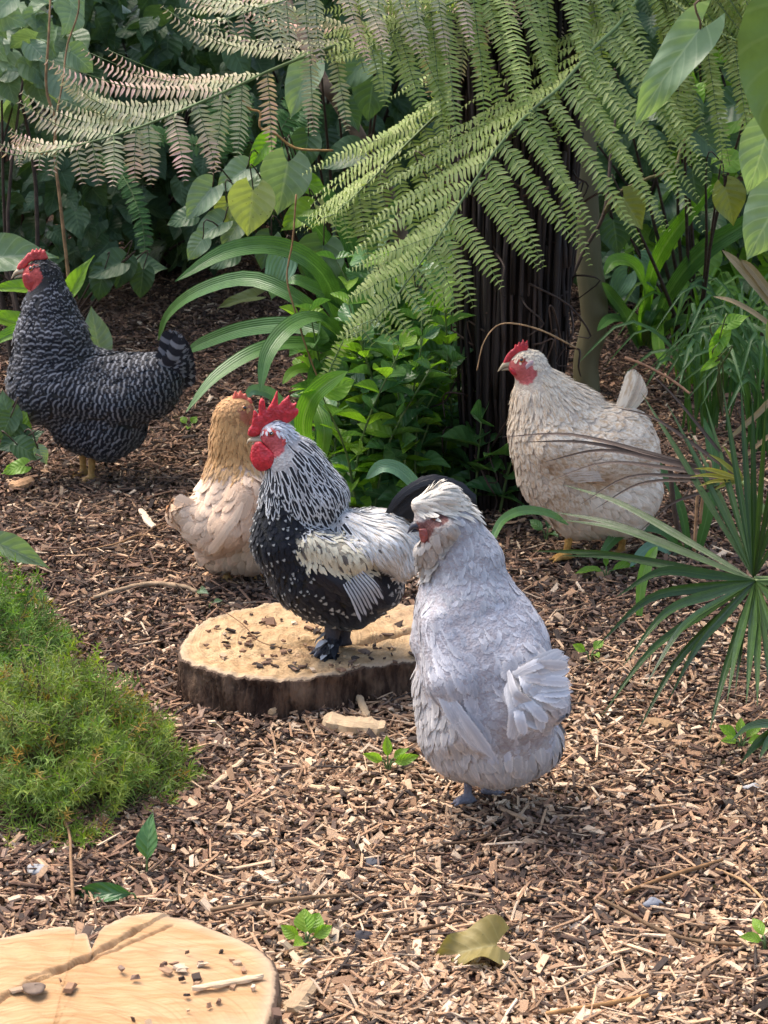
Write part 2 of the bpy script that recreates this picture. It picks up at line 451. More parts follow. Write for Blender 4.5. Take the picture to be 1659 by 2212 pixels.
acc = Acc()
n = 265000
x, y = scatter_ground(n, 1.75, 6.6)
pf = pale_frac(x, y)
c = palette(n, x, y, pf, .17 + .26 * (y > 3.1))
L = np.clip(rng.lognormal(math.log(.0083), .45, n), .0035, .032)
Wd = np.clip(L * rng.uniform(.18, .52, n), .0018, .008)
T = rng.uniform(.0012, .0032, n)
h = gh(x, y) + rng.uniform(-.001, .010, n)
yaw = rng.uniform(0, np.pi, n)
chips(acc, np.stack([x, y, h], -1), L, Wd, T, yaw, rng.normal(0, .34, n), rng.normal(0, .34, n), c)
wc = acc.make('wood_chips', M['chip'], smooth=False)
tag(wc, kind='stuff', label='fresh pale and older brown wood chips of the mulch bed', cat='wood chips')

acc = Acc()                       # long shreds and needles of bark between the chips
n = 17000
x, y = scatter_ground(n, 1.8, 6.4)
c = palette(n, x, y, pale_frac(x, y) * .9, .35)
L = rng.uniform(.018, .05, n); Wd = rng.uniform(.0012, .0035, n)
chips(acc, np.stack([x, y, gh(x, y) + rng.uniform(.004, .013, n)], -1), L, Wd, Wd * .6, rng.uniform(0, np.pi, n), rng.normal(0, .16, n), rng.normal(0, .3, n), c)
tag(acc.make('bark_shreds', M['chip'], smooth=False), kind='stuff', label='thin shreds of bark strewn over the wood chips', cat='bark shreds')

# ================================================================ STUMPS
def mat_cut(name, A, B, cx, cy, grain=(1, 1), stain=.5, bmp=.8):
    m = NT(name)
    p = m.pos(); sx, sy, sz = m.sep(p)
    dx = m.math('SUBTRACT', sx, cx); dy = m.math('SUBTRACT', sy, cy)
    dist = m.noise(p, 6, 2); 
    r = m.math('ADD', m.math('SQRT', m.math('ADD', m.math('MULTIPLY', dx, dx), m.math('MULTIPLY', dy, dy))), m.math('MULTIPLY', dist, .05))
    ring = m.noise(m.comb(m.math('MULTIPLY', r, 210.0), 0.0, 0.0), 1.0, 1)
    mp = m.n('Mapping'); m.t.links.new(p, mp.inputs[0]); mp.inputs['Rotation'].default_value = (0, 0, R(-28)); mp.inputs['Scale'].default_value = (grain[0], grain[1], 1)
    saw = m.noise(mp.outputs[0], 22, 5, .62, .6)
    blot = m.noise(p, 11, 4, .6)
    c = m.mix(m.step(saw, .3, .72), A, B)
    c = m.mix(m.math('MULTIPLY', m.step(ring, .45, .7), .5), c, tuple(v * .72 for v in A))
    c = m.mix(m.math('MULTIPLY', m.step(blot, .52, .75), stain), c, (.50, .27, .12))
    c = m.mix(m.math('MULTIPLY', m.step(m.noise(p, 60, 3), .62, .8), .5), c, (.36, .2, .1))
    c = m.mix(m.math('MULTIPLY', m.step(m.noise(mp.outputs[0], 34, 6, .7, 1.2), .56, .74), .55), c, (.20, .12, .065))
    c = m.mix(m.math('MULTIPLY', m.step(m.noise(p, 5.5, 3), .45, .7), .5), c, (.40, .29, .21))
    rim = m.attr('fuv').outputs['Vector']; rr = m.sep(rim)[1]
    c = m.mix(m.math('MULTIPLY', m.step(rr, .90, .99), .65), c, (.42, .32, .22))
    c = m.mix(m.step(m.math('ADD', rr, m.math('MULTIPLY', m.math('SUBTRACT', saw, .5), .03)), .978, .99), c, (.09, .055, .035))
    return m.end(m.bsdf(c, .75, m.bump(m.math('ADD', saw, m.math('MULTIPLY', ring, .3)), bmp, .008), .25))

def mat_bark(name, A, B):
    m = NT(name)
    p = m.pos(); f = m.attr('fuv'); u, v, r = m.sep(f.outputs['Vector'])
    mp = m.n('Mapping'); m.t.links.new(p, mp.inputs[0]); mp.inputs['Scale'].default_value = (1, 1, .22)
    n1 = m.noise(mp.outputs[0], 75, 5, .65); n2 = m.noise(p, 18, 3)
    c = m.mix(m.step(n1, .35, .68), A, B)
    c = m.mix(m.math('MULTIPLY', m.step(n2, .5, .75), .6), c, (.30, .20, .13))
    return m.end(m.bsdf(c, .9, m.bump(n1, .9, .012), .15))

def stump(name, label, outline, z, cp, cutmat, barkmat, disp, rings=70, nseg=420, rough=.004, lean=.012, group=None, zb=-.02):
    pts = np.array([G(px, py, z)[:2] for px, py in outline])
    pts = np.vstack([pts, pts[:1]])
    C = spline(np.vstack([pts[-2], pts, pts[1]]), nseg * 2)
    # use the closed middle part only
    d = np.concatenate([[0], np.cumsum(np.linalg.norm(np.diff(pts, axis=0), axis=1))])
    m_ = len(pts) - 1
    P = np.vstack([pts[-2], pts, pts[1]])
    u = np.linspace(0, m_ - 1e-6, nseg + 1)[:-1]; k = u.astype(int); f = (u - k)[:, None]
    a, b, c_, d_ = P[k], P[k + 1], P[k + 2], P[k + 3]
    C = .5 * (2 * b + (c_ - a) * f + (2 * a - 5 * b + 4 * c_ - d_) * f ** 2 + (3 * b - a - 3 * c_ + d_) * f ** 3)
    cen = G(*cp, z)[:2]
    ang = np.arange(nseg)
    wob = 1 + rough * (np.sin(ang * .31) + .7 * np.sin(ang * .83 + 1) + .6 * rng.normal(size=nseg))
    C = cen + (C - cen) * wob[:, None]
    t = np.linspace(0, 1, rings) ** .8
    V = cen[None, None] + (C - cen)[None] * t[:, None, None]
    Z = z + disp(V[..., 0], V[..., 1])
    Z = Z - .004 * np.clip((t[:, None] - .97) / .03, 0, 1)
    V3 = np.concatenate([V, Z[..., None]], -1).reshape(-1, 3)
    i = np.arange(rings - 1)[:, None] * nseg; j = np.arange(nseg)[None]; j2 = (j + 1) % nseg
    Q = np.stack([i + j, i + nseg + j, i + nseg + j2, i + j2], -1).reshape(-1, 4)
    Q = Q[:, ::-1] if False else Q
    fuv = np.stack([np.tile(np.linspace(0, 1, nseg), rings), np.repeat(t, nseg), np.zeros(rings * nseg)], 1)
    root = empty(name, (cen[0], cen[1], 0), label, 'tree stump', group)
    build('cut_face', V3, Q, cutmat, root, fuv)
    hs = np.linspace(0, 1, 26)
    ridge = (np.abs(np.sin(ang * .42 + np.sin(ang * .07) * 3)) ** .5 + .5 * rng.random(nseg))
    B = []
    for h_ in hs:
        zz = Z[-1] * (1 - h_) + zb * h_
        rr = 1.0 + lean * h_ - .035 * ridge * np.clip(h_ * 8, 0, 1) * (.6 + .4 * np.sin(ang * .13 + h_ * 6)) + .012 * np.clip(h_ * 12, 0, 1)
        rr = rr + .004 * rng.normal(size=nseg) * min(1, h_ * 10)
        B.append(np.concatenate([cen + (C - cen) * rr[:, None], zz[:, None]], 1))
    B = np.array(B).reshape(-1, 3)
    i = np.arange(len(hs) - 1)[:, None] * nseg
    Q = np.stack([i + j, i + nseg + j, i + nseg + j2, i + j2], -1).reshape(-1, 4)
    build('bark', B, Q, barkmat, root, np.zeros((len(B), 3)))
    return root, cen

def segdist(X, Y, p, q):
    d = q - p; t = np.clip(((X - p[0]) * d[0] + (Y - p[1]) * d[1]) / (d @ d), 0, 1)
    return np.hypot(X - p[0] - t * d[0], Y - p[1] - t * d[1]), t

ZS1 = .062
_a, _b = G(770, 1392, ZS1)[:2], G(960, 1350, ZS1)[:2]
def disp1(X, Y):
    dd, t = segdist(X, Y, _a, _b)
    side = (X - _a[0]) * (_b - _a)[1] - (Y - _a[1]) * (_b - _a)[0]
    z = -.010 * np.exp(-(dd / .0035) ** 2)
    z = z + np.where(side < 0, .006, 0) * np.exp(-dd / .05) * np.clip(t * 6, 0, 1)
    z = z + .0007 * np.sin(X * 310 + 2 * np.sin(Y * 40)) + .0006 * rng.normal(size=X.shape)
    return z + .0016 * np.sin(X * 60 + Y * 31) * np.sin(Y * 75) + .0008 * np.sin(X * 190 - Y * 140)
M['cut1'] = mat_cut('sawn_pale_wood', (.40, .25, .12), (.52, .36, .20), G(640, 1380, ZS1)[0], G(640, 1380, ZS1)[1], (1, 2.4), .35)
M['bark1'] = mat_bark('ridged_bark', (.035, .02, .014), (.14, .085, .055))
stump('tree_stump', 'low sawn stump under the black and white rooster', [(385, 1408), (402, 1370), (440, 1338), (500, 1318), (570, 1304), (640, 1300), (760, 1298), (880, 1306), (960, 1325), (985, 1365), (960, 1405), (900, 1424), (840, 1433), (780, 1443), (720, 1456), (650, 1465), (580, 1468), (510, 1460), (450, 1447), (405, 1430)],
      ZS1, (680, 1382), M['cut1'], M['bark1'], disp1)
ZS2 = .11
_c, _d = G(300, 2010, ZS2)[:2], G(-60, 2190, ZS2)[:2]
_e, _f = G(372, 2000, ZS2)[:2], G(60, 2120, ZS2)[:2]
def disp2(X, Y):
    dd, t = segdist(X, Y, _c, _d); d2, t2 = segdist(X, Y, _e, _f)
    side = (X - _c[0]) * (_d - _c)[1] - (Y - _c[1]) * (_d - _c)[0]
    z = -.006 * np.exp(-(dd / .0022) ** 2) * (.6 + .4 * np.sin(t * 40)) - .004 * np.exp(-(d2 / .002) ** 2)
    z = z + np.where(side < 0, .0, .004) * np.exp(-dd / .10)
    z = z + .0004 * np.sin((X * .5 + Y * .86) * 420 + 3 * np.sin(X * 23)) + .0001 * rng.normal(size=X.shape)
    return z + .003 * np.sin(X * 21 + 1) * np.sin(Y * 24) + .001 * np.sin((X * .8 + Y * .5) * 210) * np.sin(Y * 33)
M['cut2'] = mat_cut('sawn_golden_wood', (.36, .20, .085), (.47, .30, .155), G(100, 2300, ZS2)[0], G(100, 2300, ZS2)[1], (.6, 5.5), .8, .35)
M['bark2'] = mat_bark('flaking_bark', (.10, .06, .035), (.34, .24, .15))
stump('tree_stump', 'large golden sawn stump cut off by the lower left corner', [(-380, 2160), (-200, 2060), (-80, 2035), (20, 2020), (90, 2004), (158, 2001), (166, 2018), (188, 2016), (205, 2056), (224, 2006), (300, 1978), (385, 1976), (440, 1992), (520, 2024), (575, 2058), (598, 2090), (602, 2130), (590, 2190), (560, 2260), (480, 2380), (300, 2480), (0, 2520), (-250, 2440), (-400, 2300)],
      ZS2, (110, 2240), M['cut2'], M['bark2'], disp2, rings=110, nseg=640, rough=.0015, lean=-.02)

# crumbs of bark and sawdust lying on the two stumps
acc = Acc()
n = 150; px = rng.uniform(420, 900, n); py = rng.uniform(1325, 1450, n)
ok = ((px - 680) / 260) ** 2 + ((py - 1382) / 72) ** 2 < .9
px, py = px[ok], py[ok]; n = len(px); P = np.array([G(a, b, ZS1 + .003) for a, b in zip(px, py)])
L = rng.uniform(.003, .015, n) * rng.uniform(.5, 1, n); c = palette(n, None, None, .1, .55)
chips(acc, P, L, L * rng.uniform(.4, .9, n), np.full(n, .003), rng.uniform(0, 3, n), rng.normal(0, .2, n), rng.normal(0, .2, n), c, .35)
tag(acc.make('bark_crumbs', M['chip'], smooth=False), kind='stuff', label='dark bark crumbs scattered on the low stump', cat='bark crumbs')
acc = Acc()
n = 30; px = np.concatenate([rng.uniform(0, 560, n // 2), rng.normal(420, 70, n - n // 2)]); py = np.concatenate([rng.uniform(2060, 2212, n // 2), rng.normal(2110, 40, n - n // 2)])
P = np.array([G(a, b, ZS2 + .004) for a, b in zip(px, py)])
L = rng.uniform(.003, .013, n); c = palette(n, None, None, .5, .15)
chips(acc, P, L, L * rng.uniform(.4, .8, n), rng.uniform(.002, .005, n), rng.uniform(0, 3, n), rng.normal(0, .2, n), rng.normal(0, .2, n), c, .25)
tag(acc.make('sawdust_crumbs', M['chip'], smooth=False), kind='stuff', label='pale chips and crumbs lying on the large golden stump', cat='wood crumbs')

# ================================================================ LOOSE THINGS ON THE GROUND
def block(name, label, cat, px0, py0, px1, py1, wid, thick, tint, lift=.006, z=None, group=None, ragged=.12):
    """a split piece of wood lying from one ground point to another"""
    a = G(px0, py0); b = G(px1, py1); a[2] = b[2] = 0
    if z is not None: a = G(px0, py0, z); b = G(px1, py1, z)
    Lg = np.linalg.norm(b - a); nr = 14
    t = np.linspace(0, 1, nr); C = a + (b - a) * t[:, None]
    if z is None: C[:, 2] = gh(C[:, 0], C[:, 1]) + lift + thick * .5
    else: C[:, 2] += thick * .5
    d = nrm(b - a); s = np.array([-d[1], d[0], 0])
    sec = np.array([[-1, -1], [1, -.9], [1.05, .3], [.6, 1], [-.5, 1.05], [-1.05, .4]])
    rg = 1 + ragged * rng.normal(size=(nr, 6)); env = np.interp(t, [0, .06, .5, .95, 1], [.55, .9, 1, .85, .4]) * wid * .5
    V = C[:, None] + s * (sec[None, :, 0] * rg * env[:, None])[..., None] + np.array([0, 0, 1]) * (sec[None, :, 1] * rg * thick * .5)[..., None]
    V[:, :, :] += d * (rng.normal(size=(nr, 6)) * .01 * Lg)[..., None]
    V = V.reshape(-1, 3)
    i = np.arange(nr - 1)[:, None] * 6; j = np.arange(6)[None]; j2 = (j + 1) % 6
    Q = np.stack([i + j, i + j2, i + 6 + j2, i + 6 + j], -1).reshape(-1, 4)
    V = np.vstack([V, C[0], C[-1]]); jj = np.arange(6)
    T0 = np.stack([np.full(6, nr * 6), (jj + 1) % 6, jj], 1); T1 = np.stack([np.full(6, nr * 6 + 1), (nr - 1) * 6 + jj, (nr - 1) * 6 + (jj + 1) % 6], 1)
    fuv = np.zeros((len(V), 3)); fuv[:-2, 0] = np.tile(sec[:, 0], nr); fuv[:-2, 1] = np.repeat(t, 6) * 3; fuv[:, 2] = rng.random()
    o = build(name, V, [Q, np.concatenate([T0, T1])], M['chip'], None, fuv, np.tile(np.array(tint + (1,)), (len(V), 1)), smooth=False)
    return tag(o, label, cat, group)

block('wood_chunk', 'thick pale split chunk of wood in front of the low stump', 'wood chunk', 702, 1574, 832, 1598, .030, .016, (.62, .45, .27))
block('wood_splinter', 'short tan splinter leaning against the low stump', 'wood splinter', 585, 1560, 640, 1520, .010, .006, (.55, .38, .22), lift=.012)
block('wood_splinter', 'upright tan splinter right of the thick pale chunk\'s far end', 'wood splinter', 775, 1530, 795, 1570, .010, .006, (.56, .40, .24), lift=.01)
block('wood_splinter', 'long pale splinter between the moss-like shrub and the small seedling', 'wood splinter', 664, 1705, 770, 1712, .008, .005, (.66, .47, .28))
block('wood_splinter', 'slanting light splinter right of the green shrub', 'wood splinter', 452, 1720, 525, 1645, .008, .005, (.60, .44, .28))
block('wood_splinter', 'bright pale splinter lying left of the buff hen tail', 'wood splinter', 305, 1120, 332, 1160, .012, .005, (.75, .58, .42), lift=.012)
block('wood_splinter', 'square pale block at the bottom beside the golden stump', 'wood splinter', 628, 2205, 672, 2140, .022, .010, (.42, .30, .18))
block('wood_splinter', 'thin pale splinter near the right edge below the palm', 'wood splinter', 1520, 1865, 1620, 1905, .006, .004, (.66, .5, .33))
block('bark_piece', 'curled brown bark strip lying below the large palm fan', 'bark piece', 1398, 1565, 1455, 1585, .022, .008, (.30, .19, .10))
block('bark_piece', 'orange brown bark flake on the mulch left of the barred hen legs', 'bark piece', 28, 1075, 70, 1060, .03, .01, (.55, .32, .17))
block('wood_splinter', 'dry curved splinter lying on the right edge of the golden stump', 'wood splinter', 415, 2139, 570, 2112, .007, .004, (.70, .53, .34), z=ZS2 + .004)

def stick(name, label, cat, pts, r, mat, tint=(1, 1, 1, 1), group=None, lift=.012):
    P = []
    for q in pts:
        g = G(q[0], q[1]); hh = q[2] if len(q) > 2 else 0
        g[2] = gh(g[0], g[1]) + lift + hh
        if hh:
            g = G(q[0], q[1], float(g[2]))
        P.append(g)
    acc = Acc(); add_tube(acc, P, [q * .62 for q in r], seg=7, n=24, jit=.08, tint=tint)
    return tag(acc.make(name, mat), label, cat, group)

SG = 'fallen sticks on the mulch'
stick('fallen_stick', 'grey bleached stick lying behind the green shrub towards the stump', 'stick', [(203, 1296), (260, 1284), (330, 1278), (400, 1290), (425, 1300)], [.006, .007, .005], M['twig'], (1.9, 1.9, 1.9, 1), SG)
stick('fallen_stick', 'long brown stick across the mulch right of the golden stump top', 'stick', [(455, 1985), (520, 1978), (600, 1970), (680, 1958), (760, 1948)], [.004, .005, .003], M['twig'], (1, .9, .8, 1), SG)
stick('fallen_stick', 'dark curved stick passing behind the yellow leaf at the bottom', 'stick', [(1290, 1955), (1350, 1985), (1420, 2020), (1500, 2050), (1600, 2070)], [.003, .004, .003], M['twig'], (.8, .7, .6, 1), SG)
stick('fallen_stick', 'brown twig on the chips left of the yellow leaf', 'stick', [(850, 2035), (910, 2020), (970, 2000), (1020, 1985)], [.003, .0035, .002], M['twig'], (.7, .55, .45, 1), SG)
stick('fallen_stick', 'reddish stick lying right of centre near the bottom', 'stick', [(1350, 1950), (1430, 1925), (1500, 1905), (1560, 1885)], [.0035, .0045, .003], M['twig'], (1.5, 1.15, .8, 1), SG)
stick('fallen_stick', 'pale bent twig at the right edge below the reddish stick', 'stick', [(1545, 1905), (1600, 1925), (1640, 1960), (1655, 1990)], [.0025, .003, .002], M['twig'], (2.3, 2.0, 1.6, 1), SG)
stick('fallen_stick', 'thin dark stick crossing the chips right of the front hen feet', 'stick', [(1120, 1790), (1030, 1822), (940, 1830), (870, 1850)], [.002, .003, .002], M['twig'], (.6, .5, .45, 1), SG)
stick('fallen_stick', 'tan stick in the lower right corner', 'stick', [(1180, 2212), (1290, 2190), (1380, 2170), (1400, 2165)], [.004, .004, .003], M['twig'], (2.2, 1.7, 1.1, 1), SG)
stick('fallen_stick', 'thin stick sloping down between barred hen and buff hen', 'stick', [(270, 1235), (320, 1170), (370, 1140), (440, 1125)], [.002, .003, .002], M['twig'], (1.2, 1, .9, 1), SG)
stick('fallen_stick', 'forked pale stick end left of the buff hen', 'stick', [(180, 1210), (250, 1200), (300, 1180), (350, 1182)], [.002, .003, .0015], M['twig'], (1.8, 1.5, 1.2, 1), SG)
stick('fallen_stick', 'short stick under the green shrub pointing down', 'stick', [(120, 1760), (150, 1830), (155, 1900), (160, 1985)], [.002, .003, .004], M['twig'], (1.2, 1.0, .85, 1), SG, .02)
stick('fallen_stick', 'curved dark twig lying on the low stump left half', 'stick', [(450, 1300, .055), (520, 1345, .055), (560, 1385, .055), (620, 1402, .055)], [.0012, .0012, .001], M['twig'], (.8, .6, .45, 1), SG)

def mat_pebble(name, c): return mat_plain(name, c, .8, 60, .7, .3)
def pebble(name, label, px, py, r, mat, flat=.6, z=None):
    r = r * .78
    th = np.linspace(0, np.pi, 12); ph = np.linspace(0, 2 * np.pi, 19)[:-1]
    A, B = np.meshgrid(th, ph, indexing='ij')
    rr = r * (1 + .12 * np.sin(A * 3 + B * 2 + px) + .1 * np.cos(B * 3 + py))
    V = np.stack([rr * np.sin(A) * np.cos(B) * 1.2, rr * np.sin(A) * np.sin(B), rr * np.cos(A) * flat], -1).reshape(-1, 3)
    g = G(px, py); g[2] = gh(g[0], g[1]) + .006 + r * flat * .5
    if z is not None: g = G(px, py, z); g[2] += r * flat * .8
    i = np.arange(11)[:, None] * 18; j = np.arange(18)[None]; j2 = (j + 1) % 18
    Q = np.stack([i + j, i + 18 + j, i + 18 + j2, i + j2], -1).reshape(-1, 4)
    return tag(build(name, V + g, Q, mat), label, 'pebble')
pebble('pebble', 'grey blue pebble on the chips at the lower right', 1410, 1968, .012, mat_pebble('grey_stone', (.22, .23, .26)))
pebble('pebble', 'flat dark grey stone between the golden stump and front hen', 805, 1866, .011, mat_pebble('dark_stone', (.07, .07, .08)), .45)
pebble('pebble', 'white oval pebble near the right edge below the palm', 1625, 1712, .012, mat_pebble('white_stone', (.55, .52, .5)), .5)
pebble('pebble', 'dark round dropping-like stone near the right edge below the palm', 1570, 1745, .011, mat_pebble('brown_stone', (.06, .045, .035)), .7)
pebble('pebble', 'light grey lump left of the upright green leaf, above the golden stump', 82, 1902, .014, mat_pebble('pale_stone', (.38, .37, .36)), .5)
pebble('pebble', 'brown flat seed lying on the golden stump near the left edge', 75, 2140, .013, mat_pebble('seed_brown', (.20, .14, .10)), .35, z=ZS2 + .004)
pebble('pebble', 'small black stone right of the seedling by the golden stump', 785, 2030, .012, mat_pebble('black_stone', (.04, .035, .04)), .6)
# ================================================================ BIRDS
def sdf_mesh(f, lo, hi, h):
    lo = np.asarray(lo, float); hi = np.asarray(hi, float)
    n = np.ceil((hi - lo) / h).astype(int) + 1
    ax = [lo[i] + np.arange(n[i]) * h for i in range(3)]
    D = np.empty(n, dtype=np.float32)
    for i in range(0, n[0], 24):
        X, Y, Z = np.meshgrid(ax[0][i:i + 24], ax[1], ax[2], indexing='ij')
        D[i:i + 24] = f(np.stack([X, Y, Z], -1).reshape(-1, 3)).reshape(X.shape)
    g = openvdb.FloatGrid(1.0); g.copyFromArray(D)
    g.transform = openvdb.createLinearTransform(voxelSize=float(h))
    pts, quads = g.convertToQuads(0.0)
    return np.array(pts, float) + lo, np.array(quads, np.int64)[:, ::-1]

def poly_sdf(P, O):
    d = np.full(len(P), 1e9); s = np.ones(len(P)); n = len(O)
    for i in range(n):
        a = O[i]; b = O[i - 1]; e = b - a; w = P - a
        q = w - e * np.clip((w @ e) / (e @ e), 0, 1)[:, None]
        d = np.minimum(d, (q * q).sum(1))
        c1 = P[:, 1] >= a[1]; c2 = P[:, 1] < b[1]; c3 = e[0] * w[:, 1] > e[1] * w[:, 0]
        s = np.where((c1 & c2 & c3) | (~c1 & ~c2 & ~c3), -s, s)
    return s * np.sqrt(d)

class Bird:
    def __init__(b, name, label, cat, foot, Y0=None, z=0.0, K=.0055):
        g = G(*foot, z); b.Y0 = g[1] if Y0 is None else Y0; b.z0 = z
        b.root = empty(name, (g[0], b.Y0, z), label, cat)
        b.s = scl(b.Y0, foot[1]); b.K = K; b.pr = []; b.legs = []
    def w(b, q): return W(q[0], q[1], b.Y0 + (q[2] if len(q) > 2 else 0) / b.s)
    def add(b, reg, a, c, flow=None, side=False):
        """a, c = (px, py, depth, radius), all in photo units; positive depth is away from the camera"""
        A = b.w(a); C = b.w(c); ra, rc = a[3] / b.s, c[3] / b.s
        fl = nrm(C - A) if flow is None else nrm(np.array([flow[0], flow[2], -flow[1]], float))
        b.pr.append((reg, A, C, ra, rc, fl))
    def leg(b, pts, r):
        for i in range(len(pts) - 1): b.legs.append((b.w(pts[i]), b.w(pts[i + 1]), r[i] / b.s, r[i + 1] / b.s))
    @staticmethod
    def cone(P, A, C, ra, rc):
        e = C - A; L = e @ e
        t = np.clip((P - A) @ e / L, 0, 1) if L > 1e-10 else np.zeros(len(P))
        return np.linalg.norm(P - A - t[:, None] * e, axis=1) - (ra + (rc - ra) * t)
    def ds(b, P): return np.stack([b.cone(P, q[1], q[2], q[3], q[4]) for q in b.pr])
    def f(b, P, legs=False):
        D = b.ds(P); m = D.min(0); d = m - b.K * np.log(np.exp(-(D - m) / b.K).sum(0)) + .0025
        if legs and b.legs:
            E = np.stack([b.cone(P, *q) for q in b.legs]); k = .0018; e = E.min(0); e = e - k * np.log(np.exp(-(E - e) / k).sum(0))
            d = np.minimum(d, e)
        return d
    def grad(b, P, e=.0015):
        g = np.stack([b.f(P + np.eye(3)[i] * e) - b.f(P - np.eye(3)[i] * e) for i in range(3)], 1); return nrm(g)
    def wts(b, P, k=.010):
        D = b.ds(P); w = np.exp(-(D - D.min(0)) / k); return w / w.sum(0)
    def flow(b, P):
        w = b.wts(P); return nrm(np.einsum('in,ij->nj', w, np.array([q[5] for q in b.pr])))
    def region(b, P):
        return b.ds(P).argmin(0)
    def hit(b, px, py):
        d = nrm(ray(px, py)); p = CP + d * (b.Y0 - .45) / d[1]
        for _ in range(120):
            s = b.f(p[None])[0]
            if s < 2e-4: break
            p = p + d * s * .8
        return p
    def body(b, mat, colf, pf=None, h=.0032, under=.8):
        A = np.array([q[1] for q in b.pr] + [q[2] for q in b.pr]); r = max(max(q[3], q[4]) for q in b.pr)
        lo = np.array([1e9] * 3); hi = -lo
        for q in b.pr + [(0,) + q for q in b.legs]:
            for c, rr in ((q[1], q[3]), (q[2], q[4])):
                lo = np.minimum(lo, c - rr - .02); hi = np.maximum(hi, c + rr + .02)
        V, Q = sdf_mesh(lambda P: b.f(P, True), lo, hi, h)
        b.V, b.Q = V, Q
        leg = np.zeros(len(V), bool)
        if b.legs: leg = np.stack([b.cone(V, *q) for q in b.legs]).min(0) < b.f(V) - .001
        t = colf(V, leg)
        if pf is not None:
            names = np.array([q[0] for q in b.pr])[b.region(V)]; bare = (t[:, 0] < -.5)
            for key in set(names): 
                m_ = (names == key) & bare
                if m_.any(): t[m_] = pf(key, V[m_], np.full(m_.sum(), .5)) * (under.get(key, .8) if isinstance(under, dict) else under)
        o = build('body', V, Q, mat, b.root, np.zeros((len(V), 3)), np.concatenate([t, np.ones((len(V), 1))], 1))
        return o
    def plume(b, spec, parts, colf, mats, skip, seed=1, seedn=42000):
        """spec: region -> (spacing, length, width, lift); grows overlapping feathers along the flow"""
        r = np.random.default_rng(seed)
        V, Q = b.V, b.Q
        a, c, d = V[Q[:, 0]], V[Q[:, 1]], V[Q[:, 3]]
        ar = np.linalg.norm(np.cross(c - a, d - a), axis=1); pick = r.choice(len(Q), seedn, p=ar / ar.sum())
        u, v = r.random((2, seedn, 1)); P = a[pick] + u * (c - a)[pick] + v * (d - a)[pick]
        near = b.f(P) > -.004
        P = P[near & ~skip(P)]
        reg = b.region(P); names = np.array([q[0] for q in b.pr])[reg]
        for key, sp in spec.items():
            idx = np.nonzero(names == key)[0]
            cell = sp[0]; H = {}; keep = []
            for i in idx:
                p = P[i]; k = tuple((p / cell).astype(int)); ok = True
                for dx in (-1, 0, 1):
                    for dy in (-1, 0, 1):
                        for dz in (-1, 0, 1):
                            for q in H.get((k[0] + dx, k[1] + dy, k[2] + dz), ()):
                                if (p[0] - q[0]) ** 2 + (p[1] - q[1]) ** 2 + (p[2] - q[2]) ** 2 < cell * cell: ok = False; break
                            if not ok: break
                        if not ok: break
                    if not ok: break
                if ok: H.setdefault(k, []).append(p); keep.append(i)
            b.feathers(P[keep], key, sp, parts.get(key, 'plumage'), colf, mats, r)
    def feathers(b, P, key, sp, part, colf, mats, r, dirs=None):
        n = len(P)
        if n == 0: return
        ts = np.array([0, .22, .45, .65, .82, .93, 1.0]); ws = np.array([.45, .8, 1, 1, .85, .55, .08])
        if len(sp) > 4 and sp[4] == 'lance': ws = np.array([.5, .8, 1, .95, .7, .42, .04])
        if len(sp) > 4 and sp[4] == 'fluff': ws = np.array([.5, .9, 1, .9, .75, .5, .2])
        L = sp[1] * (1 + .16 * r.normal(size=n)); Wd = sp[2] * (1 + .12 * r.normal(size=n)) * .5; lift = sp[3] * (.6 + .9 * r.random(n))
        d = b.flow(P) if dirs is None else dirs
        d = d + .16 * r.normal(size=(n, 3)) * (sp[5] if len(sp) > 5 else 1); g = b.grad(P); p = P - g * b.f(P)[:, None]
        C = []; Nn = []; Dd = []
        for k in range(len(ts)):
            g = b.grad(p); d = nrm(d - (d * g).sum(1, keepdims=True) * g)
            C.append(p.copy()); Nn.append(g); Dd.append(d)
            if k < len(ts) - 1:
                q = p + d * (L * (ts[k + 1] - ts[k]))[:, None]
                f1 = b.f(q)[:, None]; g2 = b.grad(q); q2 = q - g2 * np.clip(f1, -.02, .02) * (.85 if key != 'hackle_end' else .5)
                d = nrm(.75 * nrm(q2 - p) + .25 * b.flow(q2)); p = q2
        C = np.array(C); Nn = np.array(Nn); Dd = np.array(Dd); S = np.cross(Dd, Nn)
        tw = ((.10 if key not in ('rump', 'muff', 'crest', 'belly') else .2) * r.normal(size=n))[None, :, None]
        S = nrm(S + tw * Nn)
        lf = (-.0015 + (lift[None] + .0015) * ts[:, None] ** 1.3)[..., None]
        cup = .14
        X = np.array([-1, 0, 1.])
        w = Wd[None] * ws[:, None]
        Vv = C[:, :, None] + lf[:, :, None] * Nn[:, :, None] + S[:, :, None] * (w[..., None] * X)[..., None] - Nn[:, :, None] * (w[..., None] * np.abs(X) * cup)[..., None]
        Vv = Vv.transpose(1, 0, 2, 3).reshape(n, 21, 3)
        Q = (gridq(7, 3)[None] + (np.arange(n) * 21)[:, None, None]).reshape(-1, 4)
        U = np.tile(X, 7); T = np.repeat(ts, 3); rn = r.random(n)
        fuv = np.stack([np.tile(U, (n, 1)), np.tile(T, (n, 1)), np.repeat(rn[:, None], 21, 1)], -1).reshape(-1, 3)
        tint = np.concatenate([colf(key, C[3], rn), L[:, None]], 1)
        b.parts.setdefault((part, mats.get(key, mats['*'])), Acc()).add(Vv.reshape(-1, 3), Q, fuv, np.repeat(tint, 21, 0), nrm(Nn[:, :, None] + S[:, :, None] * (X * .28)[None, None, :, None]).transpose(1, 0, 2, 3).reshape(-1, 3))
    parts = None
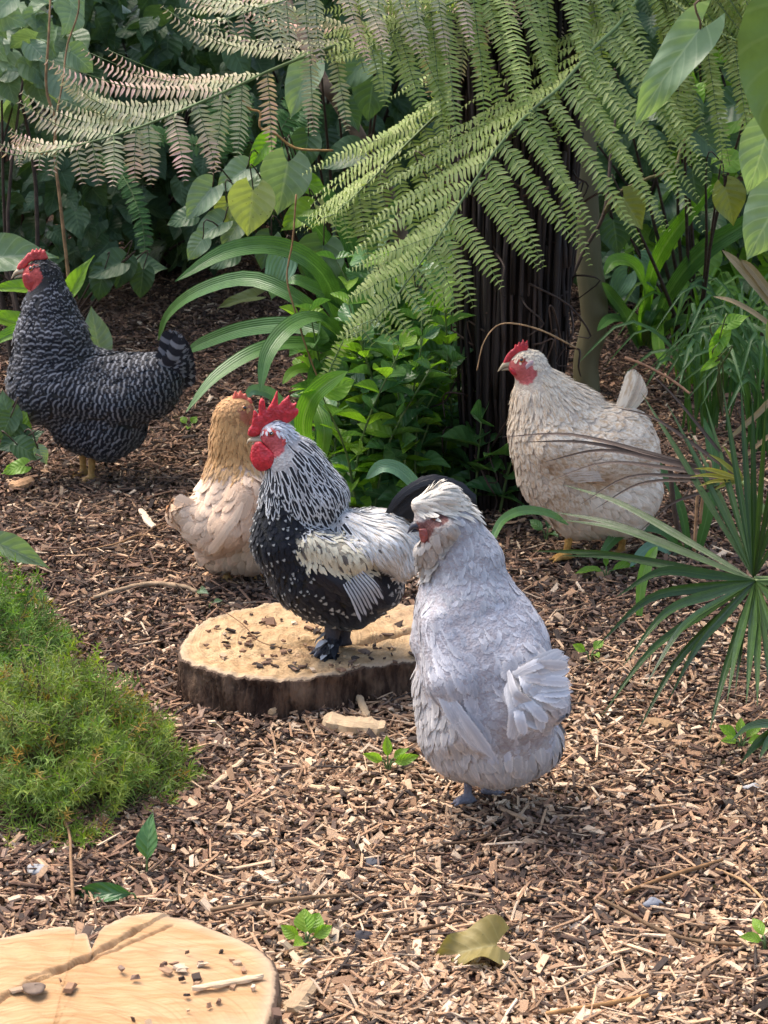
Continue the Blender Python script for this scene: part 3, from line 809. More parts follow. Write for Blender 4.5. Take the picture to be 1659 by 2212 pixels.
    def quills(b, part, mat, lst, tint):
        """big single feathers: (pts, width, normal)"""
        acc = b.parts.setdefault((part, mat), Acc())
        for i, (pts, wd, N) in enumerate(lst):
            Pw = [b.w(q) for q in pts]
            L = sum(np.linalg.norm(Pw[k + 1] - Pw[k]) for k in range(len(Pw) - 1))
            tt = np.array(list(tint) + [L]) * np.array([1 + .08 * rng.normal()] * 3 + [1])
            add_strap(acc, Pw, wd / b.s, N, n=12, cols=4, fold=-.12, prof=([0, .15, .6, .85, .95, 1], [.35, .7, 1, .95, .65, .1]), tint=tt)
    def finish(b):
        for (part, mat), acc in b.parts.items(): acc.make(part.strip(), mat, b.root)
    def flap(b, name, outline, dep, th, mat, h=.0009, bulge=0.0, yaw=0.0):
        O = np.array([b.w((x, y, dep)) for x, y in outline]); yc = O[:, 1].mean(); xc = O[0, 0]
        O2 = O[:, [0, 2]]; S = spline(np.vstack([O2, O2[:1]]), len(O2) * 4)[:-1]
        lo = np.array([S[:, 0].min() - .004, -th - .004, S[:, 1].min() - .004]); hi = np.array([S[:, 0].max() + .004, th + .004, S[:, 1].max() + .004])
        def f(P):
            d2 = poly_sdf(P[:, [0, 2]], S) + th
            tk = th * (1 + bulge * np.clip(-d2 / .01, 0, 1))
            return np.where(d2 > 0, np.hypot(np.maximum(d2, 0), P[:, 1]) - th, np.abs(P[:, 1]) - tk) * .7
        V, Q = sdf_mesh(f, lo, hi, h)
        dz = V[:, 0] - xc
        V[:, 1] += yc + np.tan(yaw) * dz
        V = V + .00012 * rng.normal(size=V.shape)
        return build(name, V, Q, mat, b.root)
    def eye(b, px, py, r, iris=(.45, .14, .03), inset=.25):
        p = b.hit(px, py); n = b.grad(p[None])[0]; r = r / b.s
        c = p - n * r * inset
        def ball(rad, cc, cap=1.0):
            th = np.linspace(0, np.pi * cap, 10); ph = np.linspace(0, 2 * np.pi, 17)[:-1]
            A, B = np.meshgrid(th, ph, indexing='ij'); x = nrm(np.cross(n, [0, 0, 1])); z = np.cross(x, n)
            V = cc + rad * (np.sin(A)[..., None] * (np.cos(B)[..., None] * x + np.sin(B)[..., None] * z) + np.cos(A)[..., None] * n)
            i = np.arange(9)[:, None] * 16; j = np.arange(16)[None]; j2 = (j + 1) % 16
            return V.reshape(-1, 3), np.stack([i + j, i + 16 + j, i + 16 + j2, i + j2], -1).reshape(-1, 4)
        V, Q = ball(r, c); e = build('eye', V, Q, eyemat(iris), b.root)
        V, Q = ball(r * 1.02, c, .24); build('pupil', V, Q, eyemat((.004, .004, .004)), e)
        return e
    def beak(b, up, lo, ru, rl, mat):
        acc = Acc(); add_tube(acc, [b.w(q) for q in up], [x / b.s for x in ru], seg=12, n=14, squash=.8)
        if lo: add_tube(acc, [b.w(q) for q in lo], [x / b.s for x in rl], seg=10, n=10, squash=.8)
        return acc.make('beak', mat, b.root)

_em = {}
def eyemat(c):
    if c not in _em:
        m = NT('eye_gloss'); _em[c] = m.end(m.bsdf(c, .08, None, .8))
    return _em[c]

def mat_feather(name, kind, A=None, B=None, period=.0095, edge=(1.15, 1.15, 1.15), rough=.62, streak=.25, ragged=True):
    m = NT(name)
    f = m.attr('fuv'); u, t, r = m.sep(f.outputs['Vector']); ta = m.attr('tint'); tint = ta.outputs['Color']; L = ta.outputs['Alpha']
    au = m.math('ABSOLUTE', u)
    # barbs run slantwise off the shaft
    bc = m.comb(m.math('SUBTRACT', m.math('MULTIPLY', t, 26.0), m.math('MULTIPLY', au, 5.0)), m.math('MULTIPLY', r, 91.0), m.math('MULTIPLY', u, 1.2))
    barb = m.noise(bc, 1.0, 2, .6)
    if kind == 'plain':
        c = m.mix(m.step(au, .35, 1.0), tint, m.mix(1.0, tint, edge, 'MULTIPLY'))
        c = m.mix(m.math('MULTIPLY', m.step(t, .2, .0), 0.0), c, c)
        sh = m.math('SUBTRACT', 1.0, m.step(au, .02, .10))
        c = m.mix(m.math('MULTIPLY', sh, .35), c, m.mix(1.0, tint, (1.2, 1.18, 1.15), 'MULTIPLY'))
    elif kind == 'barred':
        ph = m.math('ADD', m.math('DIVIDE', m.math('MULTIPLY', m.math('SUBTRACT', 1.0, t), L), period), m.math('ADD', m.math('MULTIPLY', m.math('MULTIPLY', u, u), .28), m.math('MULTIPLY', r, .25)))
        s = m.math('SINE', m.math('MULTIPLY', ph, 6.283))
        c = m.mix(m.step(m.math('ADD', s, m.math('MULTIPLY', m.math('SUBTRACT', barb, .5), .9)), -.05, .75), B, A)
        c = m.mix(1.0, c, tint, 'MULTIPLY')
    elif kind == 'hackle':
        k = m.math('ADD', au, m.math('MULTIPLY', m.math('SUBTRACT', barb, .5), .25))
        band = m.math('MULTIPLY', m.math('SUBTRACT', 1.0, m.step(k, .44, .62)), m.math('SUBTRACT', 1.0, m.step(t, .86, .95)))
        band = m.math('MULTIPLY', band, m.step(t, .12, .30))
        c = m.mix(band, tint, B)
    elif kind == 'spangle':
        k = m.math('ADD', au, m.math('MULTIPLY', m.math('SUBTRACT', barb, .5), .6))
        tip = m.math('MULTIPLY', m.step(t, .76, .84), m.math('SUBTRACT', 1.0, m.step(k, .35, .65)))
        tip = m.math('MULTIPLY', tip, m.math('GREATER_THAN', r, .62))
        c = m.mix(tip, B, tint)
    elif kind == 'mottled':
        k = m.step(m.noise(m.comb(m.math('MULTIPLY', u, 1.1), m.math('MULTIPLY', t, 2.6), m.math('MULTIPLY', r, 40.0)), 1.6, 3), .42, .60)
        c = m.mix(m.math('MULTIPLY', k, m.math('SUBTRACT', 1.0, m.step(au, .5, .9))), tint, m.mix(1.0, tint, B, 'MULTIPLY'))
    c = m.mix(m.math('MULTIPLY', m.step(barb, .5, .8), streak), c, m.mix(1.0, c, (.62, .6, .58), 'MULTIPLY'))
    h = m.math('ADD', barb, m.math('MULTIPLY', m.math('SUBTRACT', 1.0, m.step(au, .0, .12)), .4))
    p = m.bsdf(c, rough, m.bump(h, .35, .002), .25, sheen=.15)
    tr = m.n('BsdfTranslucent'); m.put(tr.inputs[0], c)
    ms = m.n('MixShader'); ms.inputs[0].default_value = .12; m.t.links.new(p, ms.inputs[1]); m.t.links.new(tr.outputs[0], ms.inputs[2])
    edge_ = m.math('MAXIMUM', m.step(au, .5, 1.15), m.math('MULTIPLY', m.step(t, .74, 1.06), .9))
    al = m.math('GREATER_THAN', m.noise(bc, 1.6, 3, .7), m.math('ADD', .18, m.math('MULTIPLY', edge_, .44 if ragged else .0)))
    tp = m.n('BsdfTransparent'); m3 = m.n('MixShader'); m.put(m3.inputs[0], al); m.t.links.new(tp.outputs[0], m3.inputs[1]); m.t.links.new(ms.outputs[0], m3.inputs[2])
    return m.end(m3.outputs[0] if ragged else ms.outputs[0])

def mat_skin(name, col, dark=.55, rough=.42, scale=260):
    m = NT(name); p = m.pos()
    v = m.voro(p, scale); nz = m.noise(p, 90, 3)
    c = m.mix(m.step(nz, .35, .7), tuple(x * dark for x in col), col)
    return m.end(m.bsdf(c, rough, m.bump(m.math('ADD', v, nz), .5, .0015), .45, sss=.12))
def mat_body():
    m = NT('down_and_skin'); p = m.pos(); t = m.attr('tint').outputs['Color']
    nz = m.noise(p, 160, 3); v = m.voro(p, 330)
    c = m.mix(m.step(nz, .35, .75), m.mix(1.0, t, (.72, .66, .64), 'MULTIPLY'), t)
    return m.end(m.bsdf(c, .6, m.bump(m.math('ADD', nz, m.math('MULTIPLY', v, .6)), .6, .002), .3))
M['body'] = mat_body()
M['comb'] = mat_skin('red_comb_skin', (.62, .032, .045), .6)
M['comb2'] = mat_skin('pinkish_comb_skin', (.62, .075, .07), .6)
M['comb3'] = mat_skin('orange_red_comb_skin', (.62, .12, .07), .7)
M['comb4'] = mat_skin('dull_red_wattle_skin', (.34, .085, .07), .7)
M['lobe'] = mat_skin('pale_earlobe_skin', (.62, .42, .42), .8)
M['horn'] = mat_plain('horn_beak', (.50, .40, .26), .4, 80, .7, .2)
M['horn_dark'] = mat_plain('dark_beak', (.05, .05, .065), .35, 80, .7, .2)
M['f_plain'] = mat_feather('plain_feather', 'plain')
M['f_lav'] = mat_feather('lavender_feather', 'plain', edge=(1.38, 1.36, 1.30), streak=.3)
M['f_bar'] = mat_feather('barred_feather', 'barred', A=(.20, .20, .215), B=(.010, .010, .015), period=.0092)
M['f_bartail'] = mat_feather('barred_tail_feather', 'barred', A=(.20, .20, .22), B=(.014, .014, .02), period=.024)
M['f_hackle'] = mat_feather('striped_hackle', 'hackle', B=(.012, .012, .016), streak=.15)
M['f_spang'] = mat_feather('spangled_feather', 'spangle', B=(.010, .011, .017))
M['f_mott'] = mat_feather('mottled_feather', 'mottled', B=(.74, .62, .50))
M['f_black'] = mat_feather('glossy_black_feather', 'plain', rough=.35)

def infc(b, P, poly, grow=0.0):
    O = np.array([b.w(q)[[0, 2]] for q in poly]); return (poly_sdf(P[:, [0, 2]], O) < grow) & (P[:, 1] < b.Y0 + .012)
def near(P, c, r): return np.linalg.norm(P - c, axis=1) < r
def toes(b, x, y, d, r, sc=1.0, flip=1):
    """three front toes, one hind toe, from an ankle that stands on the ground"""
    for dx, dd in ((-34, -10), (-26, -30), (-28, 18), (18, 6)):
        b.leg([(x, y - 6, d), (x + dx * .5 * sc * flip, y - 5 + .1 * -dd * sc, d + dd * .5 * sc), (x + dx * sc * flip, y + 1 - .22 * dd * sc, d + dd * sc)], (r, r * .85, r * .45))

# ---------------------------------------------------------------- barred hen, far left
b = Bird('hen', 'dark grey barred hen standing at the left edge', 'hen', (197, 1040)); b.parts = {}
HB = (.35, .6, .0)
b.add('head', (66, 592, 0, 19), (84, 590, 0, 26), flow=(.55, .8, 0))
b.add('head', (90, 588, 0, 29), (98, 594, 2, 31), flow=(.55, .8, 0))
b.add('hack', (102, 606, 0, 34), (106, 665, 0, 54), flow=(.1, 1, 0))
b.add('hack', (106, 665, 0, 54), (112, 725, 0, 74), flow=(-.05, 1, -.1))
b.add('breast', (112, 735, 0, 80), (116, 822, -6, 100), flow=(.15, 1, 0))
b.add('back', (120, 822, 0, 96), (210, 852, 0, 92), flow=(1, .25, 0))
b.add('back', (210, 852, 0, 92), (318, 835, 0, 72), flow=(1, .05, 0))
b.add('rump', (315, 832, 0, 66), (352, 812, 0, 40), flow=(.7, -.45, 0))
b.add('thigh', (170, 915, -20, 62), (228, 930, -30, 66), flow=(.75, .7, 0))
b.add('thigh', (228, 905, 0, 70), (268, 925, 5, 48), flow=(.8, .5, 0))
b.add('wing', (128, 848, -72, 44), (245, 872, -68, 40), flow=(1, .18, 0))
b.add('wing', (245, 872, -68, 38), (320, 858, -40, 28), flow=(1, -.1, 0))
b.add('wing2', (128, 848, 72, 44), (245, 872, 68, 40), flow=(1, .18, 0))
b.leg([(199, 975, -20), (197, 1034, -16)], (9, 6.5)); toes(b, 197, 1040, -16, 5)
b.leg([(178, 965, 26), (180, 1022, 30)], (9, 6.5)); toes(b, 180, 1027, 30, 5)
FP = [(40, 578), (60, 568), (84, 568), (92, 580), (98, 592), (90, 606), (74, 622), (58, 628), (48, 610), (44, 595)]; fe = b.hit(67, 580)
def col(V, leg):
    c = np.full((len(V), 3), -1.0); c[infc(b, V, FP)] = (.50, .085, .075); c[near(V, fe, .006)] = (.13, .05, .05); c[leg] = (.50, .30, .10); return c
sk = lambda P: infc(b, P, FP)
spec = {'head': (.0040, .011, .0065, .0025), 'hack': (.0062, .026, .012, .0028, 'norm', 1.6), 'breast': (.0085, .030, .019, .004, 'norm', 1.6), 'back': (.0085, .034, .018, .004), 'rump': (.009, .042, .018, .005), 'thigh': (.0085, .028, .019, .005, 'norm', 1.3), 'wing': (.010, .042, .019, .004), 'wing2': (.012, .04, .02, .004)}
def fcol(key, P, r):
    v = .75 + .5 * r
    if key == 'head': v = v * .55
    if key == 'hack': v = v * 1.15
    return np.stack([v, v, v], 1)
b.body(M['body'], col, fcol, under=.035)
b.plume(spec, {'wing': 'wing', 'wing2': 'wing ', 'hack': 'neck_feathers', 'head': 'neck_feathers'}, fcol, {'*': M['f_bar']}, sk, 3)
tl = []
for i in range(11):
    a = i / 10
    tl.append(([(322 + 10 * a, 800 + 40 * a, -18 + 4 * i), (358 + 30 * a, 762 + 60 * a, -20 + 4 * i), (370 + 84 * a - 32 * a * a, 712 + 2 * a + 92 * a * a, -22 + 5 * i)], 44, (.1 * math.sin(i), -1, .1)))
for i in range(7):
    a = i / 6
    tl.append(([(330, 810 + 20 * a, -30 + 3 * i), (372, 770 + 40 * a, -38 + 3 * i), (392 + 22 * a, 722 + 70 * a, -34 + 4 * i)], 36, (.2 * math.cos(i), -1, 0)))
b.quills('tail', M['f_bartail'], tl, (1, 1, 1))
b.finish()
b.flap('comb', [(36, 580), (40, 570), (53, 556), (61, 546), (66, 546), (70, 538), (75, 541), (79, 536), (83, 541), (88, 536), (91, 541), (96, 539), (100, 548), (104, 558), (94, 562), (76, 562), (64, 568), (54, 578), (44, 584)], -2, .0045, M['comb2'])
b.flap('wattle', [(49, 592), (58, 590), (75, 594), (92, 592), (97, 596), (86, 610), (72, 622), (62, 626), (53, 618), (50, 604)], -20, .004, M['comb2'], bulge=.5)
b.flap('wattle', [(47, 594), (60, 592), (70, 598), (68, 612), (58, 620), (50, 610)], 12, .0035, M['comb2'])
b.eye(67, 580, 5.8, (.35, .10, .03))
b.beak([(52, 583, 0), (36, 588, 0), (24, 602, 0)], [(52, 594, 0), (40, 597, 0), (31, 601, 0)], (9, 6, .6), (5, 3.5, .8), M['horn'])

# ---------------------------------------------------------------- cream hen behind the palm
b = Bird('hen', 'cream and beige speckled hen standing behind the palm leaves on the right', 'hen', (1285, 1208)); b.parts = {}
b.add('head', (1111, 790, 0, 15), (1126, 788, 0, 24), flow=(.7, .7, 0))
b.add('head', (1136, 786, 0, 31), (1146, 788, 0, 34), flow=(.7, .7, 0))
b.add('hack', (1148, 800, 0, 36), (1172, 868, 0, 66), flow=(.35, 1, 0))
b.add('hack', (1172, 868, 0, 66), (1196, 925, 0, 90), flow=(.1, 1, -.1))
b.add('hack', (1185, 830, 6, 30), (1262, 880, 6, 44), flow=(1, .6, 0))
b.add('breast', (1196, 930, 0, 98), (1218, 1012, 0, 104), flow=(.25, 1, 0))
b.add('back', (1215, 965, 0, 104), (1318, 975, 0, 104), flow=(1, .2, 0))
b.add('back', (1318, 960, 0, 88), (1350, 940, 0, 50), flow=(1, -.2, 0))
b.add('belly', (1240, 1050, -4, 92), (1330, 1060, -4, 92), flow=(.7, .75, 0))
b.add('belly', (1330, 1070, 0, 88), (1362, 1050, 0, 66), flow=(.9, .3, 0))
b.add('belly', (1245, 1105, -8, 58), (1345, 1100, 0, 54), flow=(.5, .9, 0))
b.add('wing', (1200, 965, -78, 48), (1300, 990, -82, 50), flow=(1, .3, 0))
b.add('wing', (1300, 990, -82, 46), (1382, 985, -48, 30), flow=(1, .0, 0))
b.add('wing2', (1200, 965, 78, 48), (1300, 990, 82, 50), flow=(1, .3, 0))
b.leg([(1232, 1150, -30), (1222, 1200, -24)], (10, 7)); toes(b, 1222, 1207, -24, 5.5, 1.1)
b.leg([(1347, 1140, 20), (1342, 1192, 26)], (10, 7)); toes(b, 1342, 1198, 26, 5.5, 1.1)
FP = [(1092, 785), (1104, 775), (1118, 770), (1138, 768), (1144, 778), (1156, 786), (1158, 800), (1148, 816), (1128, 824), (1108, 812), (1096, 800)]; fe = b.hit(1127, 778)
def col(V, leg):
    c = np.full((len(V), 3), -1.0); c[infc(b, V, FP)] = (.58, .13, .12); c[near(V, fe, .0055)] = (.35, .03, .03); c[leg] = (.62, .34, .09); return c
sk = lambda P: infc(b, P, FP)
spec = {'head': (.0036, .012, .0050, .0014), 'hack': (.0052, .034, .0075, .003, 'lance'), 'breast': (.0095, .032, .018, .003), 'back': (.0092, .034, .018, .004), 'belly': (.010, .036, .022, .005, 'fluff'), 'wing': (.0095, .034, .019, .0035), 'wing2': (.013, .04, .022, .004)}
def fcol(key, P, r):
    A = np.array([.88, .74, .57]); B_ = np.array([.54, .39, .26])
    k = np.clip((r - .35) * 1.3, 0, 1)[:, None] * {'head': .05, 'hack': .25, 'breast': .45, 'wing': .8, 'back': .6, 'belly': .35}.get(key, .6)
    c = A * (1 - k) + B_ * k
    return c
b.body(M['body'], col, fcol)
b.plume(spec, {'wing': 'wing', 'wing2': 'wing ', 'hack': 'neck_feathers', 'head': 'neck_feathers'}, fcol, {'*': M['f_mott'], 'hack': M['f_mott'], 'head': M['f_plain'], 'belly': M['f_plain']}, sk, 5)
tl = []
for i in range(9):
    a = i / 8
    tl.append(([(1328 + 14 * a, 905 + 15 * a, -12 + 4 * i), (1350 + 22 * a, 852 + 20 * a, -14 + 4 * i), (1368 + 30 * a, 797 + 6 * a + 34 * a * a, -14 + 5 * i)], 30, (-.7 + 1.4 * a, -1, .1)))
b.quills('tail', M['f_mott'], tl, (.78, .68, .54))
b.quills('wing', M['f_mott'], [([(1215 + 6 * i, 1018 + 5 * i, -118), (1290, 1010 + 5 * i, -128), (1392 - 9 * i, 1000 + 7 * i, -70)], 22, (0, -1, .3)) for i in range(5)], (.60, .50, .40))
b.finish()
b.flap('comb', [(1087, 784), (1093, 769), (1103, 757), (1110, 752), (1113, 744), (1118, 745), (1121, 738), (1126, 741), (1130, 733), (1134, 741), (1139, 735), (1141, 750), (1136, 760), (1120, 764), (1108, 772), (1099, 786)], 0, .004, M['comb'])
b.flap('wattle', [(1100, 795), (1115, 798), (1132, 802), (1130, 812), (1126, 822), (1119, 814), (1106, 808)], -17, .0035, M['comb'], bulge=.5)
b.flap('earlobe', [(1134, 790), (1144, 780), (1152, 779), (1151, 788), (1142, 796), (1136, 799)], -31, .003, M['lobe'], bulge=.4)
b.flap('ear_flap', [(1138, 803), (1148, 797), (1157, 785), (1158, 800), (1152, 812), (1142, 818)], -27, .003, M['comb2'], bulge=.4)
b.eye(1127, 778, 5.6, (.5, .14, .04))
b.beak([(1107, 785, 0), (1090, 788, 0), (1075, 803, 0)], [(1104, 796, 0), (1092, 797, 0), (1083, 800, 0)], (10, 7, .6), (5, 3.5, .8), M['horn'])

# ---------------------------------------------------------------- buff hen behind the rooster
b = Bird('hen', 'buff hen with golden neck seen from behind next to the rooster', 'hen', (490, 1262)); b.parts = {}
b.add('head', (506, 888, 0, 33), (520, 884, 0, 31), flow=(-.5, 1, 0))
b.add('hack', (498, 905, 0, 40), (500, 955, 0, 46), flow=(-.1, 1, 0))
b.add('hack', (500, 955, 0, 46), (507, 1010, 0, 58), flow=(0, 1, 0))
b.add('back', (510, 1040, 0, 72), (494, 1105, -8, 88), flow=(-.4, 1, -.3))
b.add('back', (500, 1100, 0, 86), (450, 1135, -30, 58), flow=(-1, .2, -.4))
b.add('belly', (510, 1140, 0, 92), (478, 1180, -8, 58), flow=(-.3, 1, 0))
b.add('belly', (545, 1130, 10, 96), (540, 1170, 0, 70), flow=(-.1, 1, 0))
b.add('wing', (535, 1070, -62, 44), (500, 1140, -78, 40), flow=(-.35, 1, 0))
b.add('wing', (500, 1140, -78, 38), (468, 1175, -70, 22), flow=(-.7, 1, 0))
b.add('rump', (440, 1125, -30, 50), (398, 1108, -38, 34), flow=(-1, -.3, 0))
b.leg([(490, 1210, 0), (490, 1256, 0)], (10, 7)); toes(b, 490, 1262, 0, 5.5, 1.0, -1)
b.leg([(545, 1205, 30), (545, 1246, 30)], (10, 7)); toes(b, 545, 1252, 30, 5.5, 1.0, -1)
FP = [(516, 876), (526, 870), (545, 872), (560, 890), (556, 920), (535, 915), (524, 900)]; fe = b.hit(528, 881)
def col(V, leg):
    c = np.full((len(V), 3), -1.0); c[infc(b, V, FP)] = (.45, .16, .09); c[near(V, fe, .005)] = (.2, .06, .03); c[leg] = (.6, .36, .12); return c
sk = lambda P: infc(b, P, FP)
spec = {'head': (.0036, .012, .0050, .0014), 'hack': (.0048, .032, .007, .0022, 'lance'), 'back': (.011, .038, .022, .003), 'belly': (.011, .036, .022, .005, 'fluff'), 'wing': (.013, .052, .024, .004), 'rump': (.011, .045, .024, .005)}
def fcol(key, P, r):
    base = {'head': (.66, .36, .15), 'hack': (.60, .33, .13), 'back': (.80, .58, .41), 'belly': (.74, .55, .38), 'wing': (.76, .53, .36), 'rump': (.72, .48, .30)}[key]
    c = np.tile(np.array(base), (len(r), 1)) * (.86 + .28 * r[:, None])
    if key == 'hack':
        low = np.clip((W(500, 985, b.Y0)[2] - P[:, 2]) / .03, 0, 1)[:, None] * (r[:, None] > .3)
        c = c * (1 - low * .6) + np.array([.70, .52, .33]) * low * .6
    return c
b.body(M['body'], col, fcol)
b.plume(spec, {'wing': 'wing', 'hack': 'neck_feathers', 'head': 'neck_feathers'}, fcol, {'*': M['f_plain']}, sk, 8)
tl = []
for i in range(10):
    a = i / 9
    tl.append(([(440, 1108 + 26 * a, -50 + 5 * i), (405, 1090 + 40 * a, -60 + 5 * i), (368 + 22 * abs(a - .35), 1078 + 62 * a, -62 + 6 * i)], 34, (-.2, -1, .25 - .3 * a)))
b.quills('tail', M['f_plain'], tl, (.74, .56, .40))
b.quills('wing', M['f_plain'], [([(525 - 4 * i, 1085 + 6 * i, -108 - i), (498 - 4 * i, 1140 + 4 * i, -120 - i), (462 - 3 * i + 10 * (i % 2), 1186 + 3 * i, -100)], 22, (-.2, -1, 0)) for i in range(5)], (.76, .55, .38))
b.finish()
b.flap('comb', [(496, 866), (503, 855), (508, 844), (514, 850), (519, 843), (525, 851), (531, 850), (535, 859), (542, 861), (546, 873), (538, 878), (520, 870), (506, 872)], -4, .0045, M['comb3'])
b.eye(528, 881, 5.6, (.45, .16, .04))
b.flap('wattle', [(528, 893), (541, 896), (546, 908), (540, 918), (531, 910)], -10, .003, M['comb3'], bulge=.4)
b.beak([(534, 884, 0), (548, 886, 4), (560, 897, 8)], None, (9, 6, .6), None, M['horn'])

C4 = lambda L: [(493.7 + .13227 * x, 795.5 + .13227 * y) for x, y in L]
# ---------------------------------------------------------------- rooster on the stump
b = Bird('rooster', 'black and white rooster with big red comb standing on the low stump', 'rooster', (706, 1408), z=ZS1 + .002); b.parts = {}
b.add('head', (588, 936, 0, 28), (600, 936, 0, 30), flow=(.7, .75, 0))
b.add('hack', (604, 950, 0, 34), (636, 1010, 0, 56), flow=(.4, 1, 0))
b.add('hack', (636, 1010, 0, 58), (672, 1075, 0, 72), flow=(.45, 1, -.05))
b.add('hack', (640, 985, 10, 42), (700, 1070, 14, 52), flow=(.75, 1, 0))
b.add('breast', (622, 1075, -4, 62), (622, 1160, -8, 80), flow=(.15, 1, 0))
b.add('breast', (635, 1170, 0, 88), (672, 1236, 0, 94), flow=(.7, 1, 0))
b.add('saddle', (720, 1160, 10, 62), (815, 1165, 14, 62), flow=(1, .35, 0))
b.add('saddle', (815, 1160, 14, 58), (858, 1190, 14, 62), flow=(.75, 1, 0))
b.add('saddle', (760, 1140, -34, 34), (835, 1185, -58, 40), flow=(.8, 1, 0))
b.add('saddle', (835, 1185, -58, 40), (868, 1225, -50, 26), flow=(.4, 1, 0))
b.add('belly', (700, 1230, 0, 96), (762, 1262, 0, 84), flow=(.8, .8, 0))
b.add('belly', (705, 1285, -6, 66), (752, 1300, -6, 58), flow=(.5, .8, 0))
b.add('belly', (770, 1240, 0, 82), (808, 1262, 0, 62), flow=(1, .4, 0))
b.add('shoulder', (676, 1178, -76, 34), (770, 1205, -84, 36), flow=(.35, 1, 0))
b.add('wing', (690, 1225, -76, 34), (775, 1262, -66, 38), flow=(.8, .7, 0))
b.add('wing', (775, 1262, -62, 34), (805, 1290, -48, 22), flow=(.6, .9, 0))
b.add('wing2', (690, 1205, 76, 44), (780, 1250, 66, 42), flow=(.8, .6, 0))
b.leg([(722, 1335, -14), (716, 1378, -14), (712, 1402, -14)], (22, 15, 9)); toes(b, 710, 1409, -14, 7, 1.25)
b.leg([(745, 1335, 26), (742, 1370, 28), (742, 1384, 28)], (22, 14, 9)); toes(b, 742, 1391, 28, 7, 1.0)
FP = C4([(500, 1030), (600, 960), (720, 930), (830, 960), (880, 1030), (930, 1120), (930, 1240), (860, 1340), (780, 1380), (640, 1300), (520, 1200), (470, 1120)]); fe = b.hit(586, 937)
def col(V, leg):
    c = np.full((len(V), 3), -1.0);
    c[infc(b, V, FP)] = (.55, .105, .11); c[near(V, fe, .0055)] = (.35, .03, .04); c[leg] = (.05, .05, .06); return c
sk = lambda P: infc(b, P, FP)
spec = {'head': (.0036, .014, .0045, .0025), 'hack': (.0052, .050, .0092, .003, 'lance', .6), 'breast': (.0054, .019, .010, .003, 'norm', 2.2), 'saddle': (.0046, .052, .0075, .004, 'lance', .8), 'belly': (.0085, .026, .015, .004, 'norm', 1.5), 'shoulder': (.0040, .022, .0058, .003, 'lance', 1.3), 'wing': (.010, .036, .018, .003), 'wing2': (.012, .036, .018, .003)}
SHZ = W(700, 1150, b.Y0)[2]
def fcol(key, P, r):
    k = r[:, None]
    if key in ('head',): c = np.tile([.72, .72, .74], (len(r), 1)) * (.75 + .3 * k)
    elif key == 'hack': c = np.tile([.72, .71, .70], (len(r), 1)) * (.75 + .35 * k)
    elif key == 'saddle': c = np.tile([.80, .79, .76], (len(r), 1)) * (.85 + .22 * k)
    elif key == 'shoulder': c = np.where(k > .10, np.array([.74, .66, .48]), np.array([.16, .14, .12])) * (.85 + .25 * k)
    elif key in ('wing', 'wing2'): c = np.tile([.015, .015, .022], (len(r), 1))
    else: c = np.tile([.40, .39, .36], (len(r), 1)) * (.3 + .9 * k)
    return c
mt = {'*': M['f_spang'], 'head': M['f_plain'], 'hack': M['f_hackle'], 'saddle': M['f_mott'], 'shoulder': M['f_plain'], 'wing': M['f_black'], 'wing2': M['f_black']}
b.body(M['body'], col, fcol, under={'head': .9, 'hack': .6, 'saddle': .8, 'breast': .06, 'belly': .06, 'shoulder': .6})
b.plume(spec, {'wing': 'wing', 'wing2': 'wing ', 'shoulder': 'wing', 'hack': 'neck_feathers', 'head': 'neck_feathers', 'saddle': 'saddle_feathers'}, fcol, mt, sk, 11, 60000)
b.quills('wing', M['f_plain'], [([(742 + 5 * i, 1262 - 3.5 * i, -112), (762 + 6.3 * i, 1296 - 4 * i, -114), (780 + 6 * i, 1344 - 6 * i - 8 * (i % 2), -98)], 8.2, (.1, -1, .15)) for i in range(9)], (.62, .62, .63))
b.quills('wing', M['f_black'], [([(744 + 5 * i, 1262 - 3.5 * i, -114), (765 + 6.3 * i, 1298 - 4 * i, -117), (786 + 6 * i, 1346 - 6 * i, -100)], 2.6, (.1, -1, .15)) for i in range(9)], (.02, .02, .03))
b.quills('wing', M['f_black'], [([(700 + 9 * i, 1240 + 2 * i, -109), (740 + 7 * i, 1268 + 3 * i, -111), (775 + 4 * i, 1315 + 3 * i, -94)], 16, (.1, -1, .15)) for i in range(4)], (.016, .016, .022))
tl = []
for i in range(8):
    a = i / 7
    tl.append(([(835 + 6 * a, 1110 + 12 * a, -6 + 6 * i), (868, 1068 + 16 * a, -10 + 7 * i), (925, 1036 + 22 * a, -12 + 8 * i), (985 + 26 * a, 1048 + 20 * a, -12 + 10 * i), (1014 + 8 * a, 1066 + 40 * a, -12 + 10 * i)], 26, (0, -.8, .6)))
for i in range(6):
    a = i / 5
    tl.append(([(840, 1130, 10 + 6 * i), (880, 1090 + 20 * a, 6 + 7 * i), (940 - 20 * a, 1070 + 60 * a, 8 * i), (960 - 30 * a, 1110 + 80 * a, 8 * i)], 26, (0, -1, .2)))
b.quills('tail', M['f_black'], tl, (.014, .014, .017))
